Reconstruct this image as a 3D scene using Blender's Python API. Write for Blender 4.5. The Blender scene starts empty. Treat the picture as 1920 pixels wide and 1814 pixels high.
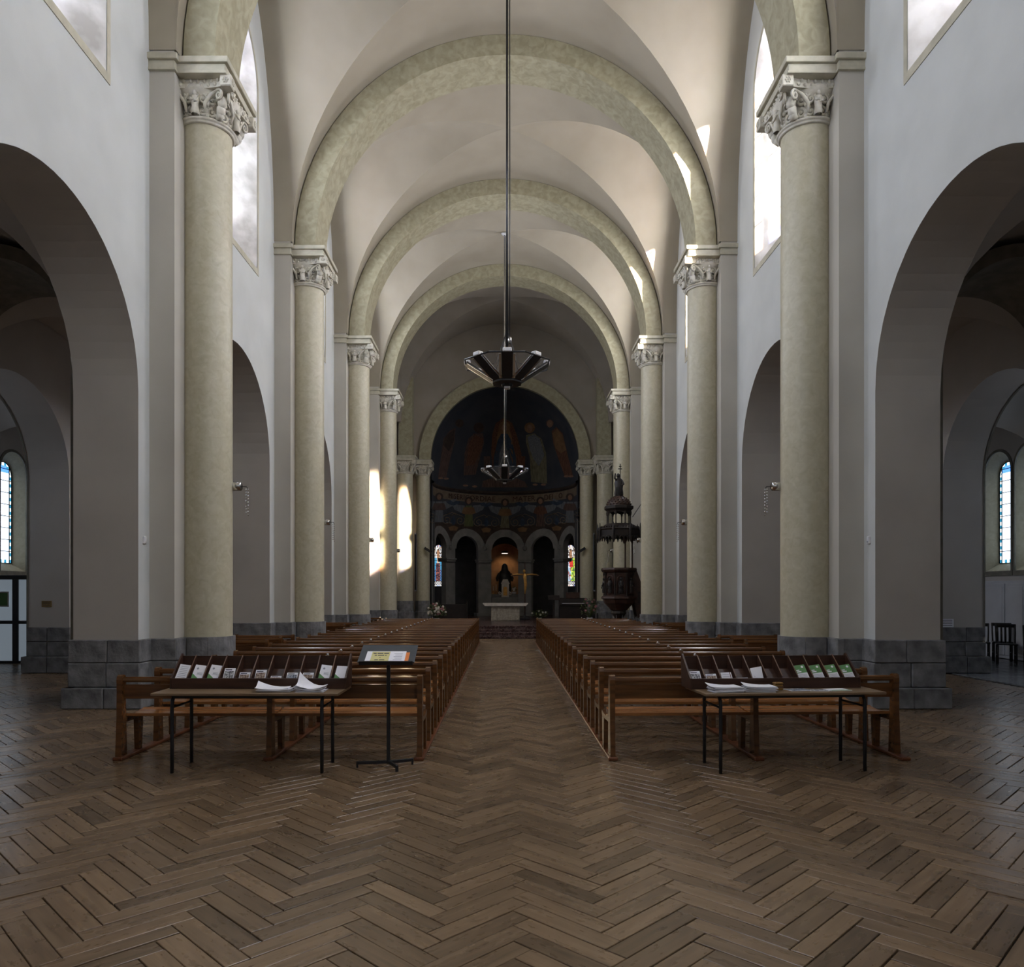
import bpy, math, random
from mathutils import Vector, Matrix
random.seed(7)
PI = math.pi
sc = bpy.context.scene
C = sc.collection
# ---------------------------------------------------------------- camera, world, sun, exposure
FPX, VX, VY, EYE, CAMX = 1410.0, 945.0, 1112.0, 1.65, -0.04
cam_data = bpy.data.cameras.new('camera')
cam_data.sensor_width = 36.0
cam_data.lens = 36.0 * FPX / 1920.0
cam_data.shift_x = (960.0 - VX) / 1920.0
cam_data.shift_y = (VY - 907.0) / 1920.0
cam_data.clip_end = 300
cam = bpy.data.objects.new('camera', cam_data)
cam.location = (CAMX, 0, EYE)
cam.rotation_euler = (PI / 2, 0, 0)
C.objects.link(cam)
sc.camera = cam
world = bpy.data.worlds.new('sky_world')
sc.world = world
world.use_nodes = True
wb = world.node_tree.nodes['Background']
wb.inputs[0].default_value = (0.62, 0.78, 1.0, 1)
wb.inputs[1].default_value = 0.6
sun_data = bpy.data.lights.new('sun', 'SUN')
sun_data.energy = 32.0
sun_data.angle = math.radians(1.3)
sun_data.color = (1.0, 0.86, 0.68)
sun = bpy.data.objects.new('sun', sun_data)
sun.rotation_euler = Vector((-0.75, 1.0, -0.45)).to_track_quat('-Z', 'Y').to_euler()
sun.location = (30, -30, 30)
C.objects.link(sun)
CLERESTORY_GLOW = 9.0
vs = sc.view_settings
vs.view_transform = 'Standard'
vs.look = 'None'
vs.gamma = 1.0
vs.use_curve_mapping = False
vs.exposure = 1.52
cy = sc.cycles
cy.max_bounces = 8
cy.diffuse_bounces = 4
cy.glossy_bounces = 3
cy.transparent_max_bounces = 8
cy.sample_clamp_indirect = 6.0
cy.use_denoising = True
cy.adaptive_threshold = 0.03

# ---------------------------------------------------------------- helpers
class MB:
    """collects vertices and faces; build() links them as one mesh object"""
    def __init__(self):
        self.v = []; self.f = []; self.sm = []; self.mi = []; self.m = 0; self.col = None
    def add(self, verts, faces, smooth=False):
        o = len(self.v)
        self.v += [tuple(p) for p in verts]
        self.f += [tuple(i + o for i in f) for f in faces]
        self.sm += [smooth] * len(faces); self.mi += [self.m] * len(faces)
        return self
    def box(self, x0, x1, y0, y1, z0, z1, c=0.0):
        if c <= 0:
            v = [(x, y, z) for z in (z0, z1) for y in (y0, y1) for x in (x0, x1)]
            f = [(0, 2, 3, 1), (4, 5, 7, 6), (0, 1, 5, 4), (2, 6, 7, 3), (0, 4, 6, 2), (1, 3, 7, 5)]
            return self.add(v, f)
        c = min(c, (x1 - x0) * .45, (y1 - y0) * .45, (z1 - z0) * .45)
        v = []; idx = {}
        for sx in (0, 1):
            for sy in (0, 1):
                for sz in (0, 1):
                    X, Y, Z = (x0, x1)[sx], (y0, y1)[sy], (z0, z1)[sz]
                    dx, dy, dz = (c, -c)[sx], (c, -c)[sy], (c, -c)[sz]
                    for a, p in (('x', (X, Y + dy, Z + dz)), ('y', (X + dx, Y, Z + dz)), ('z', (X + dx, Y + dy, Z))):
                        idx[(sx, sy, sz, a)] = len(v); v.append(p)
        f = []
        for s in (0, 1):
            q = [(s, 0, 0, 'x'), (s, 1, 0, 'x'), (s, 1, 1, 'x'), (s, 0, 1, 'x')]
            f.append(tuple(idx[k] for k in (q if s else q[::-1])))
            q = [(0, s, 0, 'y'), (1, s, 0, 'y'), (1, s, 1, 'y'), (0, s, 1, 'y')]
            f.append(tuple(idx[k] for k in (q[::-1] if s else q)))
            q = [(0, 0, s, 'z'), (1, 0, s, 'z'), (1, 1, s, 'z'), (0, 1, s, 'z')]
            f.append(tuple(idx[k] for k in (q if s else q[::-1])))
        for a in (0, 1):
            for b in (0, 1):
                f.append((idx[(a, b, 0, 'x')], idx[(a, b, 1, 'x')], idx[(a, b, 1, 'y')], idx[(a, b, 0, 'y')]))
                f.append((idx[(a, 0, b, 'x')], idx[(a, 1, b, 'x')], idx[(a, 1, b, 'z')], idx[(a, 0, b, 'z')]))
                f.append((idx[(0, a, b, 'y')], idx[(1, a, b, 'y')], idx[(1, a, b, 'z')], idx[(0, a, b, 'z')]))
        for sx in (0, 1):
            for sy in (0, 1):
                for sz in (0, 1):
                    f.append((idx[(sx, sy, sz, 'x')], idx[(sx, sy, sz, 'y')], idx[(sx, sy, sz, 'z')]))
        return self.add(v, f)
    def prism(self, poly, axis, a0, a1, caps=True):
        """polygon extruded along an axis: 'x' (poly in y,z), 'y' (x,z) or 'z' (x,y)"""
        def put(p, a):
            return {'x': (a, p[0], p[1]), 'y': (p[0], a, p[1]), 'z': (p[0], p[1], a)}[axis]
        n = len(poly)
        v = [put(p, a0) for p in poly] + [put(p, a1) for p in poly]
        f = [(i, (i + 1) % n, n + (i + 1) % n, n + i) for i in range(n)]
        if caps:
            f += [tuple(range(n))[::-1], tuple(range(n, 2 * n))]
        return self.add(v, f)
    def lathe(self, prof, n=24, c=(0, 0, 0), a0=0.0, a1=2 * PI, smooth=True, sx=1.0, sy=1.0):
        full = abs(a1 - a0 - 2 * PI) < 1e-6
        k = n if full else n + 1
        v = []
        for r, z in prof:
            for i in range(k):
                a = a0 + (a1 - a0) * i / n
                v.append((c[0] + r * math.cos(a) * sx, c[1] + r * math.sin(a) * sy, c[2] + z))
        f = []
        for j in range(len(prof) - 1):
            for i in range(n):
                i2 = (i + 1) % k if full else i + 1
                f.append((j * k + i, j * k + i2, (j + 1) * k + i2, (j + 1) * k + i))
        return self.add(v, f, smooth)
    def tube(self, pts, r, n=8, caps=True, smooth=True):
        pts = [Vector(p) for p in pts]
        rs = r if isinstance(r, (list, tuple)) else [r] * len(pts)
        v = []; up = Vector((0.13, 0.31, 0.94)).normalized()
        for i, p in enumerate(pts):
            t = (pts[min(i + 1, len(pts) - 1)] - pts[max(i - 1, 0)])
            t = t.normalized() if t.length > 1e-9 else Vector((0, 0, 1))
            a = up - t * up.dot(t)
            if a.length < 1e-3:
                a = Vector((1, 0, 0)) - t * t.x
            a.normalize(); b = t.cross(a); up = a
            for k in range(n):
                w = 2 * PI * k / n
                v.append(p + (a * math.cos(w) + b * math.sin(w)) * rs[i])
        m = len(pts)
        f = [(i * n + k, i * n + (k + 1) % n, (i + 1) * n + (k + 1) % n, (i + 1) * n + k) for i in range(m - 1) for k in range(n)]
        self.add(v, f, smooth)
        if caps:
            o = len(self.v) - m * n
            self.f += [tuple(o + k for k in range(n))[::-1], tuple(o + (m - 1) * n + k for k in range(n))]
            self.sm += [False] * 2; self.mi += [self.m] * 2
        return self
    def ball(self, c, r, n=10, s=(1, 1, 1)):
        prof = [(math.sin(PI * i / (n // 2 + 1)) * 1.0, -math.cos(PI * i / (n // 2 + 1))) for i in range(n // 2 + 2)]
        v = []
        for pr, pz in prof:
            for k in range(n):
                a = 2 * PI * k / n
                v.append((c[0] + r * s[0] * pr * math.cos(a), c[1] + r * s[1] * pr * math.sin(a), c[2] + r * s[2] * pz))
        f = [(j * n + k, j * n + (k + 1) % n, (j + 1) * n + (k + 1) % n, (j + 1) * n + k) for j in range(len(prof) - 1) for k in range(n)]
        return self.add(v, f, True)
    def loft(self, rings, closed=True, smooth=False):
        n = len(rings[0])
        v = [p for r in rings for p in r]
        k = n if closed else n - 1
        f = [(j * n + i, j * n + (i + 1) % n, (j + 1) * n + (i + 1) % n, (j + 1) * n + i) for j in range(len(rings) - 1) for i in range(k)]
        return self.add(v, f, smooth)
    def xf(self, mat):
        self.v = [tuple(mat @ Vector(p)) for p in self.v]
        return self
    def mesh(self, name, mats):
        me = bpy.data.meshes.new(name)
        me.from_pydata(self.v, [], self.f)
        me.polygons.foreach_set('use_smooth', self.sm)
        mats = mats if isinstance(mats, (list, tuple)) else [mats]
        for m in mats:
            me.materials.append(m)
        if len(mats) > 1:
            me.polygons.foreach_set('material_index', self.mi)
        if self.col:
            at = me.color_attributes.new('glass_colour', 'FLOAT_COLOR', 'CORNER')
            buf = []
            for fi, f in enumerate(self.f):
                buf += list(self.col[fi]) * len(f)
            at.data.foreach_set('color', buf)
        me.validate(); me.update()
        return me

def link(name, data, parent=None, loc=(0, 0, 0), rz=0.0):
    o = bpy.data.objects.new(name, data)
    C.objects.link(o)
    o.location = loc
    o.rotation_euler = (0, 0, rz)
    o.parent = parent
    return o
def obj(name, mb, mat, parent=None, loc=(0, 0, 0), rz=0.0, label=None, flip=True):
    me = mb.mesh(name, mat)
    o = link(name, me, parent, loc, rz)
    if label: o['label'] = label
    return o
def tag(o, label, cat, group=None, kind=None):
    o['label'] = label; o['category'] = cat
    if group: o['group'] = group
    if kind: o['kind'] = kind
    return o
def thing(name, label, cat, loc=(0, 0, 0), rz=0.0, group=None, kind=None):
    return tag(link(name, None, None, loc, rz), label, cat, group, kind)
def struct(name, mb, mat, label, cat):
    return tag(obj(name, mb, mat), label, cat, None, 'structure')
def struct_empty(name, label, cat):
    return thing(name, label, cat, kind='structure')
def dup(root, loc, rz=None, label=None):
    r = root.copy(); C.objects.link(r); r.location = loc
    if rz is not None: r.rotation_euler = (0, 0, rz)
    if label: r['label'] = label
    for ch in list(root.children):
        c = ch.copy(); C.objects.link(c); c.parent = r
        for g in list(ch.children):
            d = g.copy(); C.objects.link(d); d.parent = c
    return r
def spot(px, py, d):
    return Vector(((px - VX) / FPX * d + CAMX, d, EYE + (VY - py) / FPX * d))
ORD = ['first', 'second', 'third', 'fourth', 'fifth', 'sixth', 'seventh', 'eighth', 'ninth', 'tenth', 'eleventh', 'twelfth', 'thirteenth',
       'fourteenth', 'fifteenth', 'sixteenth', 'seventeenth', 'eighteenth', 'nineteenth', 'twentieth', 'twenty-first', 'twenty-second', 'twenty-third']

# ---------------------------------------------------------------- materials
M = {}
def nodes_of(name):
    m = bpy.data.materials.new(name); m.use_nodes = True
    nt = m.node_tree
    return m, nt, nt.nodes, nt.links, nt.nodes['Principled BSDF']
def pmat(name, c1, c2=None, scale=3.0, rough=0.7, bump=0.0, metal=0.0, stretch=(1, 1, 1), detail=4.0, coat=0.0, distort=0.0, lo=0.35, hi=0.65,
         bscale=None, spec=None):
    m, nt, N, L, b = nodes_of(name)
    b.inputs['Roughness'].default_value = rough
    b.inputs['Metallic'].default_value = metal
    if spec is not None: b.inputs['Specular IOR Level'].default_value = spec
    if coat: b.inputs['Coat Weight'].default_value = coat; b.inputs['Coat Roughness'].default_value = 0.18
    c2 = c2 or c1
    tc = N.new('ShaderNodeTexCoord'); mp = N.new('ShaderNodeMapping'); mp.inputs['Scale'].default_value = stretch
    L.new(tc.outputs['Object'], mp.inputs['Vector'])
    nz = N.new('ShaderNodeTexNoise'); nz.inputs['Scale'].default_value = scale; nz.inputs['Detail'].default_value = detail
    nz.inputs['Distortion'].default_value = distort
    L.new(mp.outputs['Vector'], nz.inputs['Vector'])
    cr = N.new('ShaderNodeValToRGB')
    cr.color_ramp.elements[0].position = lo; cr.color_ramp.elements[1].position = hi
    cr.color_ramp.elements[0].color = (*c1, 1); cr.color_ramp.elements[1].color = (*c2, 1)
    L.new(nz.outputs['Fac'], cr.inputs['Fac'])
    L.new(cr.outputs['Color'], b.inputs['Base Color'])
    if bump:
        bp = N.new('ShaderNodeBump'); bp.inputs['Strength'].default_value = bump; bp.inputs['Distance'].default_value = 0.02
        n2 = N.new('ShaderNodeTexNoise'); n2.inputs['Scale'].default_value = bscale or scale * 3; n2.inputs['Detail'].default_value = 5
        L.new(mp.outputs['Vector'], n2.inputs['Vector'])
        L.new(n2.outputs['Fac'], bp.inputs['Height']); L.new(bp.outputs['Normal'], b.inputs['Normal'])
    M[name] = m
    return m
def emat(name, col, strength):
    m, nt, N, L, b = nodes_of(name)
    b.inputs['Base Color'].default_value = (*col, 1)
    b.inputs['Emission Color'].default_value = (*col, 1)
    b.inputs['Emission Strength'].default_value = strength
    M[name] = m
    return m
def glassmat(name, glow, through, tint=(1, 1, 1)):
    """leaded glass with daylight behind it: glows in its own colours and lets coloured sunlight through"""
    m, nt, N, L, b = nodes_of(name)
    N.remove(b)
    out = N['Material Output']
    at = N.new('ShaderNodeVertexColor'); at.layer_name = 'glass_colour'
    em = N.new('ShaderNodeEmission'); em.inputs['Strength'].default_value = glow
    mx = N.new('ShaderNodeMix'); mx.data_type = 'RGBA'; mx.blend_type = 'MULTIPLY'; mx.inputs['Factor'].default_value = 1.0
    L.new(at.outputs['Color'], mx.inputs['A']); mx.inputs['B'].default_value = (*tint, 1)
    L.new(mx.outputs['Result'], em.inputs['Color'])
    if through > 0:
        tr = N.new('ShaderNodeBsdfTransparent')
        m2 = N.new('ShaderNodeMix'); m2.data_type = 'RGBA'; m2.blend_type = 'MULTIPLY'; m2.inputs['Factor'].default_value = 1.0
        L.new(at.outputs['Color'], m2.inputs['A']); m2.inputs['B'].default_value = (through, through, through, 1)
        L.new(m2.outputs['Result'], tr.inputs['Color'])
        ad = N.new('ShaderNodeAddShader')
        L.new(em.outputs[0], ad.inputs[0]); L.new(tr.outputs[0], ad.inputs[1])
        L.new(ad.outputs[0], out.inputs['Surface'])
    else:
        L.new(em.outputs[0], out.inputs['Surface'])
    M[name] = m
    return m
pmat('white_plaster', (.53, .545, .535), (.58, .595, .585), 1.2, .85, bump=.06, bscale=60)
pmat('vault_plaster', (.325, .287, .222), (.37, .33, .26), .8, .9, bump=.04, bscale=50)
pmat('aisle_plaster', (.48, .45, .42), (.53, .50, .47), 1.0, .9, bump=.05, bscale=50)
pmat('pilaster_plaster', (.47, .445, .395), (.52, .495, .44), 1.0, .85, bump=.05, bscale=60)
pmat('cream_stone', (.44, .405, .28), (.58, .545, .42), 9.0, .42, bump=.08, distort=.9, detail=8, lo=.25, hi=.8, bscale=24)
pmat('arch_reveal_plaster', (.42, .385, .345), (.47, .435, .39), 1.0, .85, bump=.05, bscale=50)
pmat('choir_plaster_shade', (.30, .265, .22), (.34, .30, .255), 1.0, .9)  # shade of the windowless choir bay and end wall, put into a darker colour
pmat('arch_stone', (.28, .255, .165), (.38, .35, .24), 6.0, .7, bump=.06, distort=.8, detail=8, bscale=26)
pmat('carved_stone', (.50, .47, .39), (.66, .63, .55), 9.0, .65, bump=.12, detail=5, bscale=50)
pmat('impost_stone', (.41, .385, .30), (.53, .50, .40), 5.0, .65, bump=.05, detail=5)
pmat('grey_stone', (.10, .10, .105), (.27, .27, .275), 5.0, .75, bump=.5, detail=8, lo=.3, hi=.75, bscale=22)
pmat('window_reveal', (.36, .34, .31), (.62, .60, .58), 2.2, .8, bump=.05)
pmat('dark_stone_band', (.17, .16, .13), (.24, .22, .18), 5, .8)
pmat('pew_wood', (.070, .028, .009), (.150, .062, .020), 2.2, .15, stretch=(.6, 9, 9), detail=7, coat=.25)
pmat('seat_wood', (.20, .075, .020), (.32, .13, .04), 2.2, .27, stretch=(.6, 9, 9), detail=7, coat=.25)
pmat('runner_wood', (.11, .035, .014), (.18, .06, .022), 2.0, .35, stretch=(9, .6, 9), detail=6)
pmat('rack_wood', (.030, .012, .007), (.060, .024, .013), 2.5, .45, stretch=(.8, 8, 8), detail=6)
pmat('rack_edge_wood', (.10, .05, .028), (.15, .075, .04), 3, .45)
pmat('table_wood', (.15, .095, .05), (.21, .14, .08), 2.5, .4, stretch=(.7, 8, 8), detail=6)
pmat('black_metal', (.008, .009, .012), (.014, .015, .019), 4, .42)
pmat('dark_metal', (.02, .02, .022), (.04, .04, .043), 4, .35, metal=.6)
pmat('chrome', (.55, .55, .56), (.62, .62, .63), 4, .18, metal=1.0)
pmat('charcoal_board', (.035, .042, .05), (.05, .058, .068), 6, .6)
pmat('paper_white', (.80, .80, .86), (.86, .86, .92), 4, .75)
pmat('paper_edge', (.52, .52, .58), (.66, .66, .72), 120, .8, stretch=(.1, .1, 4))
pmat('paper_green', (.10, .25, .09), (.13, .30, .12), 4, .6)
pmat('paper_yellow', (.62, .56, .24), (.68, .62, .30), 4, .7)
pmat('paper_orange', (.75, .22, .05), None, 4, .7)
pmat('ink_dark', (.03, .03, .06), None, 4, .8)
pmat('ink_grey', (.30, .31, .38), None, 4, .8)
pmat('photo_brown', (.10, .05, .03), (.42, .33, .27), 60, .5, detail=2, lo=.42, hi=.58)
pmat('photo_grey', (.05, .05, .06), (.50, .50, .53), 55, .5, detail=2, lo=.42, hi=.58)
pmat('photo_blue', (.05, .06, .10), (.35, .38, .45), 50, .5, detail=2, lo=.42, hi=.58)
pmat('amber_box', (.20, .10, .02), (.28, .15, .03), 9, .4)
pmat('pulpit_wood', (.030, .014, .010), (.068, .031, .021), 5, .5, detail=6)
pmat('pulpit_dark', (.010, .007, .007), (.022, .014, .012), 5, .5, detail=6)
pmat('bronze_dark', (.012, .010, .012), (.03, .025, .025), 6, .5)
pmat('altar_stone', (.60, .54, .49), (.72, .66, .61), 8, .5, bump=.05)
pmat('altar_front', (.30, .27, .22), (.46, .41, .34), 12, .7, detail=7, bump=.3)
pmat('red_marble', (.030, .010, .010), (.20, .13, .12), 9, .25, detail=9, distort=1.5, lo=.42, hi=.75)
pmat('slate_tile', (.10, .11, .12), (.22, .23, .25), 9, .22, detail=5)
pmat('apse_stone', (.19, .185, .18), (.25, .24, .23), 3, .85)
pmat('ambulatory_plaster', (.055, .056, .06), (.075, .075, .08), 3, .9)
pmat('mural_ground', (.030, .036, .050), (.048, .050, .060), 1.2, .8, detail=5)
pmat('mural_ochre', (.16, .085, .04), (.22, .125, .06), 3, .8, detail=5)
pmat('mural_rust', (.08, .032, .02), (.16, .075, .045), 6, .8, stretch=(4, 4, .6))
pmat('mural_brown', (.06, .035, .03), (.13, .08, .065), 6, .8, stretch=(4, 4, .6))
pmat('mural_olive', (.09, .085, .05), (.19, .17, .11), 6, .8, stretch=(4, 4, .6))
pmat('mural_blue', (.022, .038, .065), (.045, .065, .10), 5, .8)
pmat('mural_grey', (.10, .11, .13), (.17, .18, .20), 6, .8, stretch=(4, 4, .6))
pmat('mural_skin', (.20, .11, .07), (.26, .15, .10), 9, .8)
pmat('mural_dark', (.035, .022, .018), (.06, .04, .03), 6, .8)
pmat('mural_band', (.15, .11, .075), (.20, .15, .105), 4, .85)
pmat('mural_letter', (.045, .018, .012), None, 4, .85)
pmat('mural_green', (.07, .09, .035), (.13, .14, .06), 6, .8, stretch=(4, 4, .6))
pmat('niche_plaster', (.40, .24, .14), (.48, .30, .18), 4, .8)
pmat('leaf_green', (.05, .08, .02), (.13, .16, .05), 12, .6)
pmat('petal_white', (.75, .72, .66), None, 4, .6)
pmat('petal_pink', (.45, .20, .22), None, 4, .6)
pmat('pot_white', (.7, .7, .72), None, 4, .4)
pmat('gilt', (.55, .28, .07), (.7, .38, .10), 9, .35, metal=.6)
pmat('brass_plate', (.22, .14, .05), (.3, .2, .08), 9, .4, metal=.5)
pmat('chair_dark', (.012, .010, .010), (.03, .024, .022), 6, .35)
pmat('panel_paint', (.50, .51, .54), (.55, .56, .59), 2, .6)
pmat('frame_grey', (.025, .03, .038), (.035, .042, .05), 3, .4)
pmat('lead_black', (.006, .006, .008), None, 3, .6)
pmat('ceiling_dark', (.07, .06, .05), None, 2, .9)
pmat('roof_sheet', (.10, .10, .10), None, 2, .9)
pmat('floor_joint', (.012, .009, .007), (.025, .018, .014), 6, .9)
pmat('floor_far', (.10, .066, .043), (.155, .105, .07), 4, .38, stretch=(5, 5, 1), detail=5)
emat('lamp_glow', (1.0, .80, .70), 1.0)
emat('frosted_daylight', (.40, .48, .56), .10)
emat('halogen_white', (.72, .68, .66), .0)
glassmat('clerestory_glass_right', CLERESTORY_GLOW * 1.15, 0.85, (.92, .98, 1.04))
glassmat('clerestory_glass_left', CLERESTORY_GLOW * .78, 0.85, (.85, .955, 1.09))
clear_glass = pmat('clear_glass', (.75, .78, .80), None, 3, .08)
clear_glass.node_tree.nodes['Principled BSDF'].inputs['Alpha'].default_value = .10
glassmat('aisle_glass', .95, 0.0, (.88, .96, 1.08))
glassmat('apse_glass', .42, 0.0)
# parquet: tone and grain come from a per-plank attribute
def plankmat():
    m, nt, N, L, b = nodes_of('parquet_oak')
    at = N.new('ShaderNodeAttribute'); at.attribute_name = 'grain'
    sep = N.new('ShaderNodeSeparateXYZ'); L.new(at.outputs['Vector'], sep.inputs[0])
    cmb = N.new('ShaderNodeCombineXYZ')
    def mul(sock, k):
        q = N.new('ShaderNodeMath'); q.operation = 'MULTIPLY'; q.inputs[1].default_value = k; L.new(sock, q.inputs[0]); return q.outputs[0]
    L.new(mul(sep.outputs['X'], 2.2), cmb.inputs['X']); L.new(mul(sep.outputs['Y'], 34.0), cmb.inputs['Y']); L.new(mul(sep.outputs['Z'], 97.0), cmb.inputs['Z'])
    nz = N.new('ShaderNodeTexNoise'); nz.inputs['Scale'].default_value = 1.1; nz.inputs['Detail'].default_value = 6; nz.inputs['Distortion'].default_value = .6
    L.new(cmb.outputs[0], nz.inputs['Vector'])
    cr = N.new('ShaderNodeValToRGB'); e = cr.color_ramp.elements
    e[0].position = .22; e[0].color = (.085, .057, .035, 1); e[1].position = .74; e[1].color = (.215, .148, .089, 1)
    k = e.new(.45); k.color = (.158, .104, .060, 1)
    L.new(nz.outputs['Fac'], cr.inputs['Fac'])
    # worn dark blotches
    c2 = N.new('ShaderNodeCombineXYZ')
    L.new(mul(sep.outputs['X'], 5.0), c2.inputs['X']); L.new(mul(sep.outputs['Y'], 14.0), c2.inputs['Y']); L.new(mul(sep.outputs['Z'], 53.0), c2.inputs['Z'])
    n2 = N.new('ShaderNodeTexNoise'); n2.inputs['Scale'].default_value = 1.5; n2.inputs['Detail'].default_value = 6
    L.new(c2.outputs[0], n2.inputs['Vector'])
    r2 = N.new('ShaderNodeValToRGB'); r2.color_ramp.elements[0].position = .27; r2.color_ramp.elements[1].position = .40
    r2.color_ramp.elements[0].color = (.45, .43, .42, 1)
    L.new(n2.outputs['Fac'], r2.inputs['Fac'])
    mx = N.new('ShaderNodeMix'); mx.data_type = 'RGBA'; mx.blend_type = 'MULTIPLY'; mx.inputs['Factor'].default_value = .30
    L.new(cr.outputs[0], mx.inputs['A']); L.new(r2.outputs[0], mx.inputs['B'])
    # tone of the whole plank
    wn = N.new('ShaderNodeTexWhiteNoise'); wn.noise_dimensions = '1D'; L.new(sep.outputs['Z'], wn.inputs['W'])
    mr = N.new('ShaderNodeMapRange'); mr.inputs['To Min'].default_value = .64; mr.inputs['To Max'].default_value = 1.36
    L.new(wn.outputs['Value'], mr.inputs['Value'])
    hv = N.new('ShaderNodeHueSaturation'); L.new(mr.outputs[0], hv.inputs['Value']); L.new(mx.outputs['Result'], hv.inputs['Color'])
    L.new(hv.outputs[0], b.inputs['Base Color'])
    rr = N.new('ShaderNodeMapRange'); rr.inputs['To Min'].default_value = .25; rr.inputs['To Max'].default_value = .31
    L.new(n2.outputs['Fac'], rr.inputs['Value']); L.new(rr.outputs[0], b.inputs['Roughness'])
    bp = N.new('ShaderNodeBump'); bp.inputs['Strength'].default_value = .05; bp.inputs['Distance'].default_value = .004
    L.new(nz.outputs['Fac'], bp.inputs['Height']); L.new(bp.outputs[0], b.inputs['Normal'])
    M['parquet_oak'] = m
plankmat()
# ---------------------------------------------------------------- the church: plan and heights (metres)
WX, WO = 5.27, 6.20            # nave wall: nave face, aisle face
PILX, PILH = 4.90, 0.66        # pilaster face, half width along the nave
COLX, COLR = 4.68, 0.375       # engaged columns
STEP = 6.03
COLY = [11.75 + STEP * k for k in range(-3, 4)]
BAYS = [(a + b) / 2 for a, b in zip(COLY, COLY[1:])]
END_Y = 35.9
BAYS.append(COLY[-1] + STEP / 2)
BACK_Y = COLY[0]
OX, OXO = 9.0, 9.85            # outer arcade between aisle and side chapels
CX = 12.5                      # outer chapel wall
SPR, RISE, VHX, VHY = 9.65, 4.85, 4.87, 2.34
PLAT = 0.42                    # choir floor
def arch_top(op, y):
    return op['zs'] + math.sqrt(max(0.0, op['r'] ** 2 - (y - op['c']) ** 2)) * op.get('k', 1.0)
def op(c, r, zb, zs, k=1.0):
    return dict(c=c, r=r, zb=zb, zs=zs, k=k)
def sheet(mb, put, ya, yb, z0, z1, ops, n=20):
    ys = {round(ya, 5), round(yb, 5)}
    for o in ops:
        for i in range(n + 1):
            y = o['c'] + o['r'] * math.sin(-PI / 2 + PI * i / n)
            if ya < y < yb: ys.add(round(y, 5))
    ys = sorted(ys)
    for a, b in zip(ys, ys[1:]):
        if b - a < 2e-5: continue
        m = (a + b) / 2
        la = lb = z0
        for o in sorted([o for o in ops if abs(m - o['c']) < o['r'] - 1e-6], key=lambda o: o['zb']):
            if o['zb'] > z0 + 1e-4:
                mb.add([put(a, la), put(b, lb), put(b, o['zb']), put(a, o['zb'])], [(0, 1, 2, 3)])
            la, lb = arch_top(o, a), arch_top(o, b)
        mb.add([put(a, la), put(b, lb), put(b, z1), put(a, z1)], [(0, 1, 2, 3)])
def outline(o, n=24, closed=True):
    pts = [(o['c'] + o['r'], o['zb'])] if True else []
    for i in range(n + 1):
        t = PI * i / n
        pts.append((o['c'] + o['r'] * math.cos(t), o['zs'] + o['r'] * o.get('k', 1.0) * math.sin(t)))
    pts.append((o['c'] - o['r'], o['zb']))
    return pts
def reveal(mb, put_a, put_b, oa, ob, closed=True, n=24, smooth=False):
    A, B = outline(oa, n), outline(ob, n)
    mb.loft([[put_a(*p) for p in A], [put_b(*p) for p in B]], closed=closed, smooth=smooth)

# ---- nave walls with arcade and clerestory
clear_bays = BAYS[:-1]
SIDE = {-1: 'left', 1: 'right'}
wall = {}; baseb = {}
for s in (-1, 1):
    side = SIDE[s]
    mb = MB(); reveals = []
    for i, yc in enumerate(BAYS):
        ops = []
        if i < len(BAYS) - 1:
            ops = [op(yc, 2.02, 0.0, 4.53)] + [op(yc, 1.15, 8.5, 12.2)]
        y1 = yc + STEP / 2
        sheet(mb, lambda y, z: (s * WX, y, z), yc - STEP / 2, y1, 0, 15.2, ops)
        if ops:
            sheet(mb, lambda y, z: (s * WO, y, z), yc - STEP / 2, y1, 0, 8.2, ops[:1])
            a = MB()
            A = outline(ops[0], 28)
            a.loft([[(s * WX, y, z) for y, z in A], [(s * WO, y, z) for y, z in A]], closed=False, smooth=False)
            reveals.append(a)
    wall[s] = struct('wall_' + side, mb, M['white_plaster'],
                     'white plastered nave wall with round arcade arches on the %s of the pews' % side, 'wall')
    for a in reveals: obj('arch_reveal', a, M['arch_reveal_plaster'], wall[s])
    for k, y in enumerate(COLY):
        p = MB().box(min(s * PILX, s * (WX + .02)), max(s * PILX, s * (WX + .02)), y - PILH, y + PILH, 0, 14.8)
        obj('pilaster', p, M['pilaster_plaster'], wall[s])

# ---- clerestory windows
def glass(mb_w, mb_h, scheme, seed=1, nx=9, cell=None):
    """flat leaded glass, x across, z up, arched top; one colour for each little pane"""
    rnd = random.Random(seed)
    r = mb_w / 2; hs = mb_h - r
    mb = MB(); mb.col = []
    cell = cell or mb_w / nx
    nz = int(math.ceil(mb_h / cell))
    top = lambda x: hs + math.sqrt(max(0, r * r - x * x))
    for i in range(nx):
        x0, x1 = -r + mb_w * i / nx, -r + mb_w * (i + 1) / nx
        for j in range(nz):
            z0, z1 = j * cell, (j + 1) * cell
            ta, tb = top(x0), top(x1)
            a0, a1, b0, b1 = min(z0, ta), min(z1, ta), min(z0, tb), min(z1, tb)
            if a1 - a0 < 1e-4 and b1 - b0 < 1e-4: continue
            v = [(x0, 0, a0), (x1, 0, b0), (x1, 0, b1), (x0, 0, a1)]
            edge = i in (0, nx - 1) or j == 0 or z1 + cell * .3 > min(top((x0 + x1) / 2), mb_h)
            mb.add(v, [(0, 1, 2, 3)])
            mb.col.append((*scheme(i / (nx - 1), (j + .5) / nz, edge, (i + j) % 2, rnd), 1.0))
    return mb
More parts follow.
